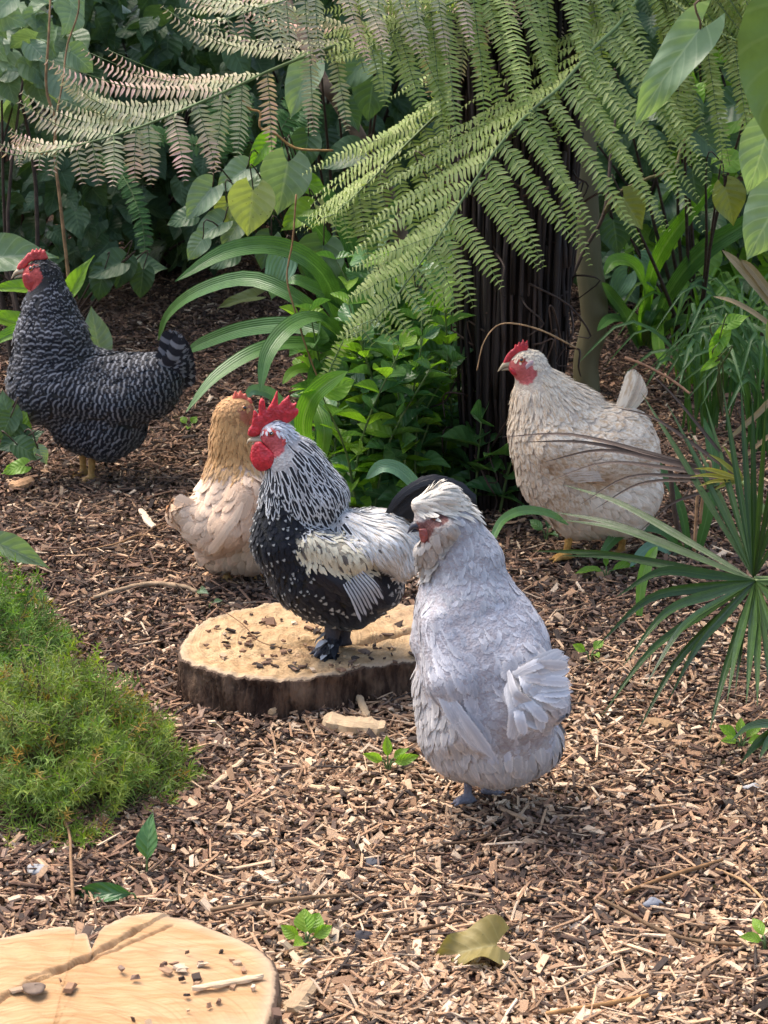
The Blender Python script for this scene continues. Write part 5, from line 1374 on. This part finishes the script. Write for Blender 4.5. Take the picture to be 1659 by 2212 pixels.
spray('heart_leaved_seedling', 'low green leaves on the mulch under the chest of the barred hen', G(-20, 1010), [
    (14, 885, 3.95, 70, 100, .3, 'kawa', .9), (45, 918, 3.95, 66, 80, .2, 'kawa_lime', .8), (28, 955, 3.9, 70, 200, .3, 'kawa', .9), (62, 975, 3.85, 62, 330, .3, 'kawa', .9), (92, 985, 3.85, 40, 300, .2, 'kawa_pale', .8), (30, 1010, 3.8, 55, 190, .3, 'kawa_lime', .7), (70, 945, 3.9, 50, 40, .4, 'kawa', .9), (10, 925, 3.9, 60, 240, .4, 'kawa', .9)], r=.003)
spray('fallen_leaf', 'drooping two-tone green leaf on the mulch at the left edge above the green shrub', G(-30, 1240), [(45, 1196, 3.52, 125, -24, .2, 'kawa_pale', .45)], cat='leaf', r=.002)
M['kawa_big'] = mat_leaf('soft_green_heart_leaf', (.13, .20, .05), (.15, .23, .06), (.24, .31, .12), .4, 5, rough=.4, trans=.12)
spray('heart_leaved_branch', 'large pale leaf with small holes hanging close in the upper right corner', np.array([.95, 2.75, .95]), [
    (1440, 152, 2.30, 250, 231, .3, 'kawa_pale', .42), (1706, 175, 2.0, 330, -97, .2, 'kawa_big', .75), (1640, 345, 2.3, 150, -105, .2, 'kawa_pale', .7), (1655, 478, 2.4, 170, 238, .3, 'kawa_pale', .8), (1690, 735, 2.3, 130, -95, .2, 'kawa_big', .7)], r=.004, stem='twig')
spray('heart_leaved_branch', 'mid green hearts and a spotted yellow leaf right of the slender trunk', G(1500, 800) * np.array([1, 1, 0]), [
    (1466, 262, 4.3, 104, -95, .2, 'kawa', 1.0), (1366, 458, 4.25, 84, -55, .3, 'kawa_olive', .9), (1577, 442, 4.2, 90, -72, .3, 'kawa_olive', .85), (1400, 240, 4.4, 80, 200, .4, 'kawa', .9), (1550, 240, 4.3, 96, 200, .4, 'kawa', .9), (1500, 205, 4.4, 70, 60, .4, 'kawa_lime', .8),
    (1320, 250, 4.4, 90, 260, .4, 'kawa', .9), (1420, 330, 4.5, 80, 300, .3, 'kawa', .9), (1340, 620, 4.7, 70, 240, .4, 'strap_blue', .8), (1400, 590, 4.7, 76, 300, .4, 'strap_blue', .8), (1590, 345, 4.3, 66, 10, .4, 'kawa_lime', .9), (1500, 400, 4.5, 80, 280, .4, 'kawa', 1), (1330, 510, 4.7, 80, 280, .4, 'kawa', 1), (1530, 310, 4.4, 90, 320, .4, 'kawa', 1)], r=.005)
spray('vine_sprig', 'lime sprig climbing at the right edge above the palm', G(1560, 900) * np.array([1, 1, 0]), [(1565, 715, 3.5, 60, 70, .3, 'kawa_lime', .6), (1545, 755, 3.5, 56, 250, .3, 'kawa_lime', .6), (1590, 690, 3.5, 50, 30, .3, 'kawa_lime', .7), (1530, 790, 3.5, 40, 210, .3, 'kawa_lime', .5)], r=.002, stem='stemgreen')

# ---------------------------------------------------------------- strappy clumps
def strap_plant(label, leaves, base, mat='strap', group='strappy-leaved clumps', name='strappy_plant', dflt_w=34):
    """each leaf: (points (px,py,Y), width px, material or None)"""
    root = empty(name, (base[0], base[1], 0), label, 'plant', group)
    for pts, wd, mt_ in leaves:
        ac = Acc(); P = [W(*q) for q in pts]; Y = pts[0][2]
        add_strap(ac, P, wd / scl(Y, pts[0][1]), (rng.normal() * .25, -.8, .6), n=22, cols=6, fold=.32, twist=rng.normal() * .25, wave=.015,
                  prof=([0, .15, .5, .8, .93, 1], [.5, .7, 1, .82, .45, .02]))
        ac.make('leaf', M[mt_ or mat], root)
    return root
b_ = G(785, 830)
strap_plant('big clump of arching strap leaves between the barred hen and the tree fern', [
    ([(785, 820, 4.1), (740, 690, 4.05), (690, 585, 4.0), (600, 535, 3.95), (490, 545, 3.9), (378, 608, 3.85)], 46, None),
    ([(780, 825, 4.1), (720, 720, 4.05), (650, 650, 4.0), (540, 603, 4.05), (430, 630, 4.15), (365, 680, 4.25), (342, 735, 4.3)], 36, None),
    ([(780, 830, 4.1), (720, 740, 4.0), (640, 705, 4.05), (530, 712, 4.15), (440, 742, 4.25), (400, 762, 4.3)], 40, None),
    ([(785, 835, 4.1), (735, 770, 4.0), (650, 745, 3.92), (560, 760, 3.85), (470, 815, 3.8), (402, 890, 3.76)], 46, None),
    ([(790, 830, 4.1), (745, 740, 4.0), (690, 690, 3.9), (630, 705, 3.8), (580, 765, 3.75), (562, 848, 3.72)], 42, None),
    ([(785, 820, 4.1), (770, 700, 4.12), (740, 600, 4.15), (690, 500, 4.15), (640, 470, 4.1)], 40, None),
    ([(785, 820, 4.12), (790, 690, 4.15), (770, 560, 4.2), (720, 440, 4.2), (700, 400, 4.2)], 38, None),
    ([(790, 820, 4.12), (810, 690, 4.2), (800, 560, 4.25), (815, 460, 4.25)], 36, None),
    ([(790, 820, 4.14), (770, 720, 4.1), (740, 660, 4.05), (650, 610, 4.0), (620, 610, 4.0)], 36, None),
    ([(795, 825, 4.1), (760, 760, 4.05), (700, 735, 4.0), (660, 755, 3.95)], 30, None),
    ([(795, 820, 4.12), (830, 720, 4.2), (850, 620, 4.2), (880, 560, 4.2)], 34, None),
    ([(790, 825, 4.14), (775, 650, 4.2), (830, 500, 4.3), (860, 420, 4.3)], 34, None),
    ([(780, 830, 4.12), (735, 700, 4.1), (700, 640, 4.1), (655, 560, 4.1), (620, 540, 4.1)], 34, None),
    ([(770, 838, 4.08), (700, 800, 4.0), (640, 800, 3.95), (610, 830, 3.9)], 26, 'strap_lime'),
    ([(800, 820, 4.1), (810, 740, 4.1), (830, 690, 4.08)], 30, None)], b_)
b_ = G(690, 1000)
strap_plant('two lime strap leaves rising behind the rooster comb', [
    ([(680, 1010, 3.75), (655, 930, 3.72), (668, 870, 3.7), (705, 830, 3.68), (752, 802, 3.66)], 46, 'strap_lime'),
    ([(690, 1010, 3.77), (700, 930, 3.75), (680, 860, 3.8), (700, 800, 3.85)], 40, 'strap_lime'),
    ([(670, 1000, 3.8), (620, 900, 3.8), (590, 855, 3.78), (548, 842, 3.76), (528, 862, 3.75)], 26, 'strap_blue')], b_)
b_ = G(1395, 745)
strap_plant('clump of upright strap leaves with one curled lime leaf right of the slender trunk', [
    ([(1390, 745, 4.75), (1400, 620, 4.7), (1430, 540, 4.65), (1490, 460, 4.6), (1550, 392, 4.55)], 36, 'strap_lime'),
    ([(1400, 745, 4.75), (1440, 640, 4.7), (1510, 550, 4.65), (1600, 490, 4.6), (1690, 430, 4.55)], 44, None),
    ([(1385, 745, 4.75), (1392, 660, 4.7), (1385, 600, 4.6), (1360, 568, 4.55), (1325, 566, 4.5), (1305, 595, 4.48)], 36, 'strap_lime'),
    ([(1380, 745, 4.75), (1350, 680, 4.7), (1320, 640, 4.65), (1300, 610, 4.6)], 30, None),
    ([(1380, 750, 4.75), (1350, 700, 4.7), (1320, 690, 4.6), (1290, 715, 4.5)], 28, None),
    ([(1405, 750, 4.75), (1420, 700, 4.7), (1425, 750, 4.55), (1440, 790, 4.4)], 30, 'strap_lime'),
    ([(1395, 745, 4.75), (1400, 690, 4.7), (1440, 640, 4.75), (1500, 620, 4.8)], 26, None),
    ([(1395, 745, 4.78), (1370, 690, 4.8), (1330, 660, 4.8)], 24, 'strap_lime'),
    ([(1400, 750, 4.75), (1450, 700, 4.7), (1520, 690, 4.65), (1580, 720, 4.6)], 24, None)], b_)
b_ = G(1480, 1230)
strap_plant('low arching strap leaves at the feet of the cream hen', [
    ([(1480, 1205, 3.62), (1440, 1150, 3.6), (1380, 1135, 3.58), (1330, 1160, 3.55), (1290, 1210, 3.5)], 30, None),
    ([(1470, 1210, 3.6), (1420, 1180, 3.58), (1390, 1190, 3.55), (1360, 1225, 3.5)], 24, 'strap_blue'),
    ([(1490, 1215, 3.62), (1470, 1100, 3.62), (1430, 1020, 3.62), (1400, 990, 3.62)], 26, None),
    ([(1500, 1215, 3.62), (1530, 1100, 3.62), (1540, 1000, 3.64), (1520, 900, 3.66)], 30, None),
    ([(1380, 1330, 3.3), (1385, 1260, 3.32), (1400, 1210, 3.34), (1420, 1180, 3.36)], 28, 'strap_lime')], b_)
strap_plant('short strap leaf curving between the lavender hen neck and the cream hen', [
    ([(1060, 1172, 3.2), (1085, 1125, 3.25), (1130, 1104, 3.3), (1185, 1110, 3.35), (1230, 1135, 3.38)], 24, None)], G(1060, 1190))
strap_plant('bluish strap leaf bending over behind the rooster saddle', [
    ([(930, 1110, 3.55), (905, 1060, 3.55), (865, 1018, 3.55), (825, 1008, 3.55), (790, 1035, 3.55)], 34, 'strap_blue')], G(930, 1130))
strap_plant('dry brown blades at the right edge above the palm', [
    ([(1740, 760, 4.1), (1660, 650, 4.1), (1600, 580, 4.1), (1560, 540, 4.1)], 24, 'strap_dry'),
    ([(1745, 760, 4.1), (1680, 660, 4.1), (1630, 590, 4.1), (1600, 560, 4.1)], 20, 'strap_dry'),
    ([(1740, 780, 4.1), (1660, 700, 4.1), (1590, 655, 4.1), (1540, 640, 4.1)], 14, 'strap_dry'),
    ([(1740, 900, 3.8), (1680, 860, 3.8), (1630, 900, 3.8), (1560, 960, 3.8)], 14, 'strap_dry'),
    ([(1740, 960, 3.8), (1690, 930, 3.8), (1640, 960, 3.8), (1600, 1000, 3.8)], 12, 'strap_dry')], G(1745, 900))
def grassy(label, px, py, n, L, w, mat, seed, spread=.6):
    r = np.random.default_rng(seed); c = G(px, py); root = empty('grass_clump', c, label, 'grass clump', 'grassy clumps'); ac = Acc()
    for k in range(n):
        a = r.uniform(0, 2 * np.pi); ln = L * r.uniform(.6, 1.1); o = np.array([math.cos(a), math.sin(a), 0]) * spread * r.uniform(.4, 1.3)
        p = c + np.array([r.normal() * .02, r.normal() * .02, 0])
        add_strap(ac, [p, p + (o * .25 + up * .6) * ln, p + (o * .8 + up * .85) * ln, p + (o * 1.35 + up * .55) * ln], w * r.uniform(.6, 1.2), (0, -.8, .6), n=9, cols=2, fold=.4, rnd=r.random())
    ac.make('blades', M[mat], root)
grassy('fine bluish grass tuft right of the curled strap leaf clump', 1590, 850, 28, .28, .007, 'strap', 3)
grassy('fine green tuft beside the tail of the cream hen', 1500, 830, 26, .26, .008, 'strap_lime', 4)
grassy('loose grass tuft at the right edge behind the palm hub', 1650, 980, 34, .30, .008, 'strap', 5)

grassy('sparse grass tuft between the dead stalk and the yellowing palm leaf', 1530, 930, 30, .26, .008, 'strap', 6)
grassy('dense grass tuft in the gap left of the dry brown blades', 1610, 800, 22, .22, .008, 'strap_lime', 7)
# ---------------------------------------------------------------- glossy small-leaved shrub in the middle
def small_shrub(label, name, bases, n, hgt, size, mats, seed, group=None):
    r = np.random.default_rng(seed); root = empty(name, (bases[0][0], bases[0][1], 0), label, 'shrub', group)
    st = Acc(); acs = [Acc() for _ in mats]
    for k in range(n):
        p = bases[r.integers(0, len(bases))] + np.array([r.normal() * .05, r.normal() * .05, 0]); p[2] = 0
        H = hgt * r.uniform(.4, 1.05); lean = np.array([r.normal() * .22, r.normal() * .18 - .05, 0]) * H
        P = [p, p + lean * .3 + up * H * .5, p + lean + up * H]; C = spline(P, 12)
        add_tube(st, P, [.0028, .0022, .0012], seg=5, n=12)
        m = max(3, int(H / .035))
        for q in range(m):
            t_ = (q + 1) / m; c = C[min(11, int(t_ * 11))]; a = q * 1.57 + r.normal() * .4
            for sg in (0, np.pi):
                o = np.array([math.cos(a + sg), math.sin(a + sg), .25 + .3 * t_ + .2 * r.normal()])
                inst(acs[r.integers(0, len(mats))], OVATES, c[None], o[None], (up + .5 * r.normal(size=3))[None], size * r.uniform(.65, 1.15) * (1.15 - .35 * t_), asp=r.uniform(.7, .95))
    for ac, mt_ in zip(acs, mats):
        if ac.n: ac.make('foliage', M[mt_], root)
    st.make('stems', M['stemgreen'], root)
small_shrub('bushy shrub with small pointed glossy leaves between rooster and tree fern', 'small_leaved_shrub', [G(800, 1060), G(850, 1040), G(900, 1020), G(830, 1090), G(760, 1080), G(930, 1075)], 60, .42, .066, ('ovate', 'ovate', 'kawa_lime'), 5)
small_shrub('few-stemmed pointed-leaf sprig in front of the dark trunk base', 'small_leaved_shrub', [G(1000, 1080)], 5, .22, .085, ('ovate', 'ovate'), 9)
small_shrub('leafy sprig low at the left of the tree fern trunk under the frond tip', 'small_leaved_shrub', [G(905, 900), G(930, 880)], 16, .34, .065, ('ovate', 'ovate'), 12)

# ---------------------------------------------------------------- sword ferns
def sword(label, fr, Lf, mat='sword', group='sword fern fronds'):
    root = empty('sword_fern', W(*fr[0][0]), label, 'fern', group)
    for path in fr:
        C = spline([W(*q) for q in path], 60); T = nrm(np.gradient(C, axis=0)); ac = Acc(); st = Acc()
        m = int(np.linalg.norm(np.diff(C, axis=0), axis=1).sum() / .0085); t = (np.arange(m) + .5) / m; k = (t * 59).astype(int)
        N = nrm(np.array([.2 * rng.normal(), -.8, .6])); S = nrm(np.cross(T[k], N))
        for sg in (1, -1):
            inst(ac, PINN, C[k], S * sg + T[k] * .2 + .08 * rng.normal(size=(m, 3)), N + .2 * rng.normal(size=(m, 3)), Lf * np.interp(t, [0, .2, .7, 1], [.6, 1, .85, .15]))
        add_tube(st, C[::8], [.0022, .0008], seg=5, n=20)
        f_ = ac.make('frond', M[mat], root); st.make('rachis', M['stemgreen'], f_)
sword('sword fern frond hanging in the dark gap right of the barred hen head', [[(215, 335, 5.0), (265, 380, 4.95), (298, 450, 4.9), (312, 520, 4.88), (308, 585, 4.86)]], .026)
sword('pale upright sword fern fronds behind the rooster comb', [[(690, 890, 3.8), (705, 820, 3.8), (740, 740, 3.8), (792, 648, 3.8)], [(715, 880, 3.82), (720, 830, 3.8), (730, 790, 3.8)]], .016, 'fern')
sword('dark green sword fern fronds under the browned fern frond', [[(505, 330, 4.9), (510, 280, 4.9), (520, 220, 4.9), (530, 160, 4.9)], [(560, 340, 4.9), (600, 290, 4.9), (640, 220, 4.9), (660, 150, 4.9)], [(440, 320, 5), (380, 300, 4.95), (330, 290, 4.9), (290, 300, 4.9)], [(620, 340, 4.8), (655, 290, 4.8), (670, 240, 4.8), (680, 180, 4.8)], [(470, 340, 5), (480, 290, 5), (470, 240, 5), (450, 180, 5)]], .035)

# ---------------------------------------------------------------- fan palm
pg = G(1760, 1500)
palm = empty('fan_palm', (pg[0], pg[1], 0), 'fan palm with stiff split leaves coming in from the right edge', 'palm')
def fan(hub, tips, wd, mat, mid=None, sag=10, prof=None):
    H = W(*hub)
    ac = Acc()
    for q in tips:
        T_ = W(q[0], q[1], q[2]); bend = q[3] if len(q) > 3 else sag
        m1 = H + (T_ - H) * .35 + up * bend * .6 / 1600; m2 = H + (T_ - H) * .7 + up * bend / 1600
        add_strap(ac, [H, m1, m2, T_], wd * (q[4] if len(q) > 4 else 1) / 1650, (rng.normal() * .3, -.8, .55 + rng.normal() * .2), n=16, cols=4, fold=.55,
                  prof=prof or ([0, .12, .4, .65, .88, 1], [.18, .55, 1, .75, .3, .03]), twist=.2 * rng.normal())
    ac.make('fan_leaf', M[mat], palm)
fan((1632, 1256, 2.95), [(1217, 1047, 3.2, 22), (1190, 1105, 3.15, 20), (1207, 1122, 3.12, 20), (1150, 1190, 3.08, 16), (1215, 1200, 3.05, 14), (1330, 1290, 2.85, 46, 1.3), (1290, 1395, 2.75, 60, 1.2), (1345, 1440, 2.7, 60, 1.2), (1300, 1545, 2.65, 50), (1372, 1590, 2.6, 50), (1440, 1520, 2.62, 40, 1.2), (1395, 1480, 2.66, 50, 1.2), (1530, 1590, 2.6, 26), (1570, 1520, 2.6, 26), (1588, 1500, 2.62, 20), (1612, 1520, 2.6, 18), (1636, 1525, 2.6, 14), (1665, 1520, 2.6, 10), (1700, 1500, 2.62, 10), (1740, 1440, 2.65, 10), (1780, 1380, 2.7, 10), (1820, 1300, 2.75, 10)], 20, 'palm')
fan((1628, 1248, 3.0), [(1385, 848, 3.25, 4), (1440, 870, 3.2, 4), (1522, 862, 3.2, 0), (1560, 830, 3.15, 0), (1600, 828, 3.1, 0), (1625, 850, 3.05, 0), (1655, 862, 3.0, 0), (1700, 880, 3.0, 0), (1490, 930, 3.2, 4), (1740, 920, 3.0, 0), (1775, 990, 3.0, 0)], 16, 'palm')
fan((1604, 1037, 3.12), [(1084, 944, 3.3, 36), (1128, 955, 3.28, 26), (1176, 998, 3.25, 42), (1184, 1040, 3.2, 44), (1250, 1092, 3.15, 50, .8), (1285, 1100, 3.15, 40, .8), (1400, 800, 3.2, 10, .7), (1380, 1150, 3.1, 30, .7), (1330, 880, 3.2, 26, .8)], 12, 'palm_dead', prof=([0, .12, .4, .7, .9, 1], [.3, 1, 1, .6, .3, .05]))
fan((1606, 1037, 3.11), [(1500, 1012, 3.1, 6), (1510, 1050, 3.1, 6), (1530, 980, 3.12, 4), (1490, 1030, 3.1, 6), (1560, 960, 3.12, 2), (1540, 1060, 3.1, 4)], 12, 'palm_yellow')
fan((1700, 1560, 2.6), [(1640, 1640, 2.5, 8), (1600, 1650, 2.5, 14), (1660, 1660, 2.5, 4), (1580, 1600, 2.5, 14)], 24, 'palm')
ac = Acc()
for q in ((1632, 1256, 2.95), (1628, 1248, 3.0), (1604, 1037, 3.12), (1700, 1560, 2.6)):
    H = W(*q); e_ = np.array([pg[0], pg[1], 0.0]); add_tube(ac, [H, H * .6 + e_ * .4 + up * .05, e_], [.004, .005, .007], seg=7, n=16)
ac.make('leaf_stalks', M['stemgreen'], palm)
rod('arching_twig', 'pale curled twig bending down behind the big palm fan', 'twig', [(1512, 1130, 3.2), (1520, 1065, 3.2), (1535, 1010, 3.2), (1525, 1000, 3.2), (1508, 1060, 3.2), (1500, 1190, 3.2)], .0025, M['twig'], (1.8, 1.6, 1.4, 1))
rod('dead_stalk', 'dark upright dead stalk between cream hen and palm', 'stalk', [(1470, 1170, 3.3), (1455, 1090, 3.3), (1448, 1010, 3.3)], .004, M['twigdark'])
rod('arching_twig', 'pinkish dry twig curving from the cream hen tail to the right', 'twig', [(1350, 772, 3.7), (1400, 792, 3.68), (1450, 820, 3.66), (1490, 850, 3.64)], .0022, M['twig'], (2.0, 1.5, 1.4, 1))

# ---------------------------------------------------------------- feathery green shrub, lower left
def heath(label, cx, cy, rx, ry, H, n, seed, tint0, group='feathery green shrubs'):
    r = np.random.default_rng(seed); c = G(cx, cy); root = empty('feathery_shrub', (c[0], c[1], 0), label, 'shrub', group)
    ac = Acc(); st = Acc()
    for k in range(n):
        a = r.uniform(0, 2 * np.pi); q = math.sqrt(r.random()) * (1 + .10 * math.sin(a * 5 + seed) + .06 * r.normal()); ox, oy = rx * q * math.cos(a), ry * q * math.sin(a)
        lump = .82 + .34 * math.sin(ox * 34 + seed + 2 * math.sin(oy * 19)) * math.cos(oy * 29 + ox * 11) + .13 * r.normal()
        h = H * lump * math.sqrt(max(0.03, 1 - min(1, q) ** 2.6)) * (1 if r.random() < .7 else r.uniform(.35, .9))
        tip = np.array([c[0] + ox, c[1] + oy, max(.015, h)])
        d = nrm(np.array([ox / rx * .9, oy / ry * .9 - .25, .75]) + .35 * r.normal(size=3)); L = r.uniform(.034, .066)
        b0 = tip - d * L; m = int(L / .0021)
        t_ = np.arange(m) / m; C = b0 + d * (L * t_)[:, None]
        u = nrm(np.cross(d, [.3, .2, .9])); v = np.cross(d, u); an = np.arange(m) * 2.4 + r.random() * 6
        o = u * np.cos(an)[:, None] + v * np.sin(an)[:, None]
        Yd = o * (1.15 - .75 * t_[:, None] ** 3) + d * (.45 + .8 * t_[:, None] ** 3)
        g_ = r.uniform(.55, 1.15); w_ = r.random() * (.4 + .6 * (lump > .95)); tt = np.array([g_ * (1 + .45 * w_), g_ * (1 + .1 * w_), g_ * (.9 - .3 * w_), 1]) * np.array(tint0 + (1,))
        if r.random() < .07: tt = tt * np.array([1.7, .75, 1.0, 1])
        inst(ac, NEED, C, Yd, d[None] + .3 * r.normal(size=(m, 3)), r.uniform(0.012, .019) * (1 - .35 * t_), tint=tt)
        if k % 3 == 0:
            p = np.array([c[0] + ox * .35, c[1] + oy * .35, 0]); add_tube(st, [p, (p + b0) / 2 + up * .01, b0, tip], [.0022, .0015, .001, .0006], seg=4, n=8)
    ac.make('foliage', M['heath'], root); st.make('stems', M['twig'], root)
heath('low feathery bright green shrub left of the stump', 112, 1690, .185, .20, .145, 1250, 2, (1.0, 1.0, 1.0))
heath('smaller bluish feathery shrub at the left edge behind the bright green one', -20, 1440, .13, .17, .14, 620, 3, (.72, .92, .95))

# ---------------------------------------------------------------- little plants and leaves on the mulch
def sprig(name, label, px, py, leaves, cat='seedling', group=None, mats='kawa_lime', tpls=None):
    """leaves: (length m, azimuth deg, elevation deg, aspect)"""
    c = G(px, py); c[2] = gh(c[0], c[1]) + .004; root = empty(name, c, label, cat, group); ac = Acc(); st = Acc()
    for L, az, el, asp in leaves:
        a, e = R(az), R(el); d = np.array([math.cos(a) * math.cos(e), math.sin(a) * math.cos(e), math.sin(e)])
        L = L * .8; p = c + d * .010 + up * .010
        N = up * .7 + np.array([0, -1.0, 0]) * (math.sin(e) * .9 + .2) + .2 * rng.normal(size=3)
        inst(ac, tpls or OVATES, p[None], d[None], N[None], L, asp=asp); add_tube(st, [c - up * .01, (c + p) / 2 + up * .004, p], [.0016, .0012], seg=5, n=6)
    ac.make('leaves', M[mats], root); st.make('stem', M['stemgreen'], root)
    return root
SP = 'seedlings on the mulch'
sprig('upright_leaf', 'single upright oval green leaf standing between green shrub and golden stump', 318, 1893, [(.066, 80, 80, .62)], mats='ovate')
sprig('seedling', 'bright seedling with three leaves left of the front hen', 838, 1668, [(.034, 100, 75, .6), (.04, -15, 20, .6), (.035, 200, 30, .6), (.03, 10, 40, .6)], group=SP)
sprig('seedling', 'bright round-leaved seedling between the golden stump and the yellow leaf', 662, 2050, [(.034, 100, 60, 1.1), (.034, 60, 40, 1.0), (.03, 170, 30, .8), (.03, 20, 25, .8), (.03, 250, 25, .9)], group=SP)
sprig('seedling', 'small lobed green seedling on the right below the palm', 1600, 1630, [(.035, 30, 30, .7), (.035, 150, 30, .7), (.03, 90, 60, .7), (.035, -30, 15, .7), (.03, 210, 20, .7)], group=SP)
sprig('seedling', 'tiny lime seedling under the drooping palm tips', 1275, 1440, [(.028, 40, 40, .8), (.026, 170, 30, .8), (.024, 290, 20, .8)], group=SP)
sprig('seedling', 'small green seedling under the cream hen breast', 1180, 1165, [(.04, 60, 50, .8), (.035, 160, 40, .8), (.03, 300, 20, .8)], group=SP, mats='ovate')
sprig('seedling', 'tiny round-leaved seedling between the barred hen and the buff hen', 408, 935, [(.022, 30, 50, 1.1), (.022, 150, 50, 1.1), (.02, 270, 20, 1)], group=SP)
sprig('seedling', 'pale seedling leaves at the left of the cream hen foot', 1310, 1245, [(.05, 10, 10, .5), (.05, 190, 12, .5), (.03, 90, 40, .5)], group=SP)
sprig('seedling', 'green leaf tips at the lower right corner edge', 1655, 2075, [(.03, 120, 40, .7), (.03, 200, 30, .7)], group=SP)
sprig('fallen_leaf', 'small twisted green leaf by the grey stick behind the low stump', 425, 1300, [(.035, -60, 15, .6)], 'leaf', mats='kawa_pale')
sprig('fallen_leaf', 'bright narrow leaf under the tail of the rooster side', 448, 1325, [(.02, 20, 10, .6)], 'leaf', mats='kawa_pale')
sprig('fallen_leaf', 'long grey-green leaf flat on the mulch above the golden stump', 300, 1946, [(.09, 178, 2, .42)], 'leaf', mats='ovate')
M['deadleaf'] = mat_leaf('yellow_brown_dead_leaf', (.24, .19, .055), (.28, .20, .06), (.32, .27, .11), .5, 6, rough=.6, trans=.2, spots=.5)
c = G(995, 2085); root = empty('dead_leaf', c, 'crumpled yellow-brown dead leaf near the bottom centre', 'leaf'); ac = Acc()
inst(ac, [leaf_tpl(HEART, 18, 12, .35, .25, .2, .18, tipcurl=.2)], np.array([c + np.array([.040, .012, .018])]), np.array([[-1, -.25, .02]]), np.array([[.1, -.45, 1]]), .076, asp=.8)
ac.make('blade', M['deadleaf'], root)
spray('dead_leaf', 'yellowing leaf on the shaded ground behind the strap leaves', G(570, 690), [(515, 648, 5.2, 90, 190, .2, 'kawa_yellow', .35)], cat='leaf', r=.001)
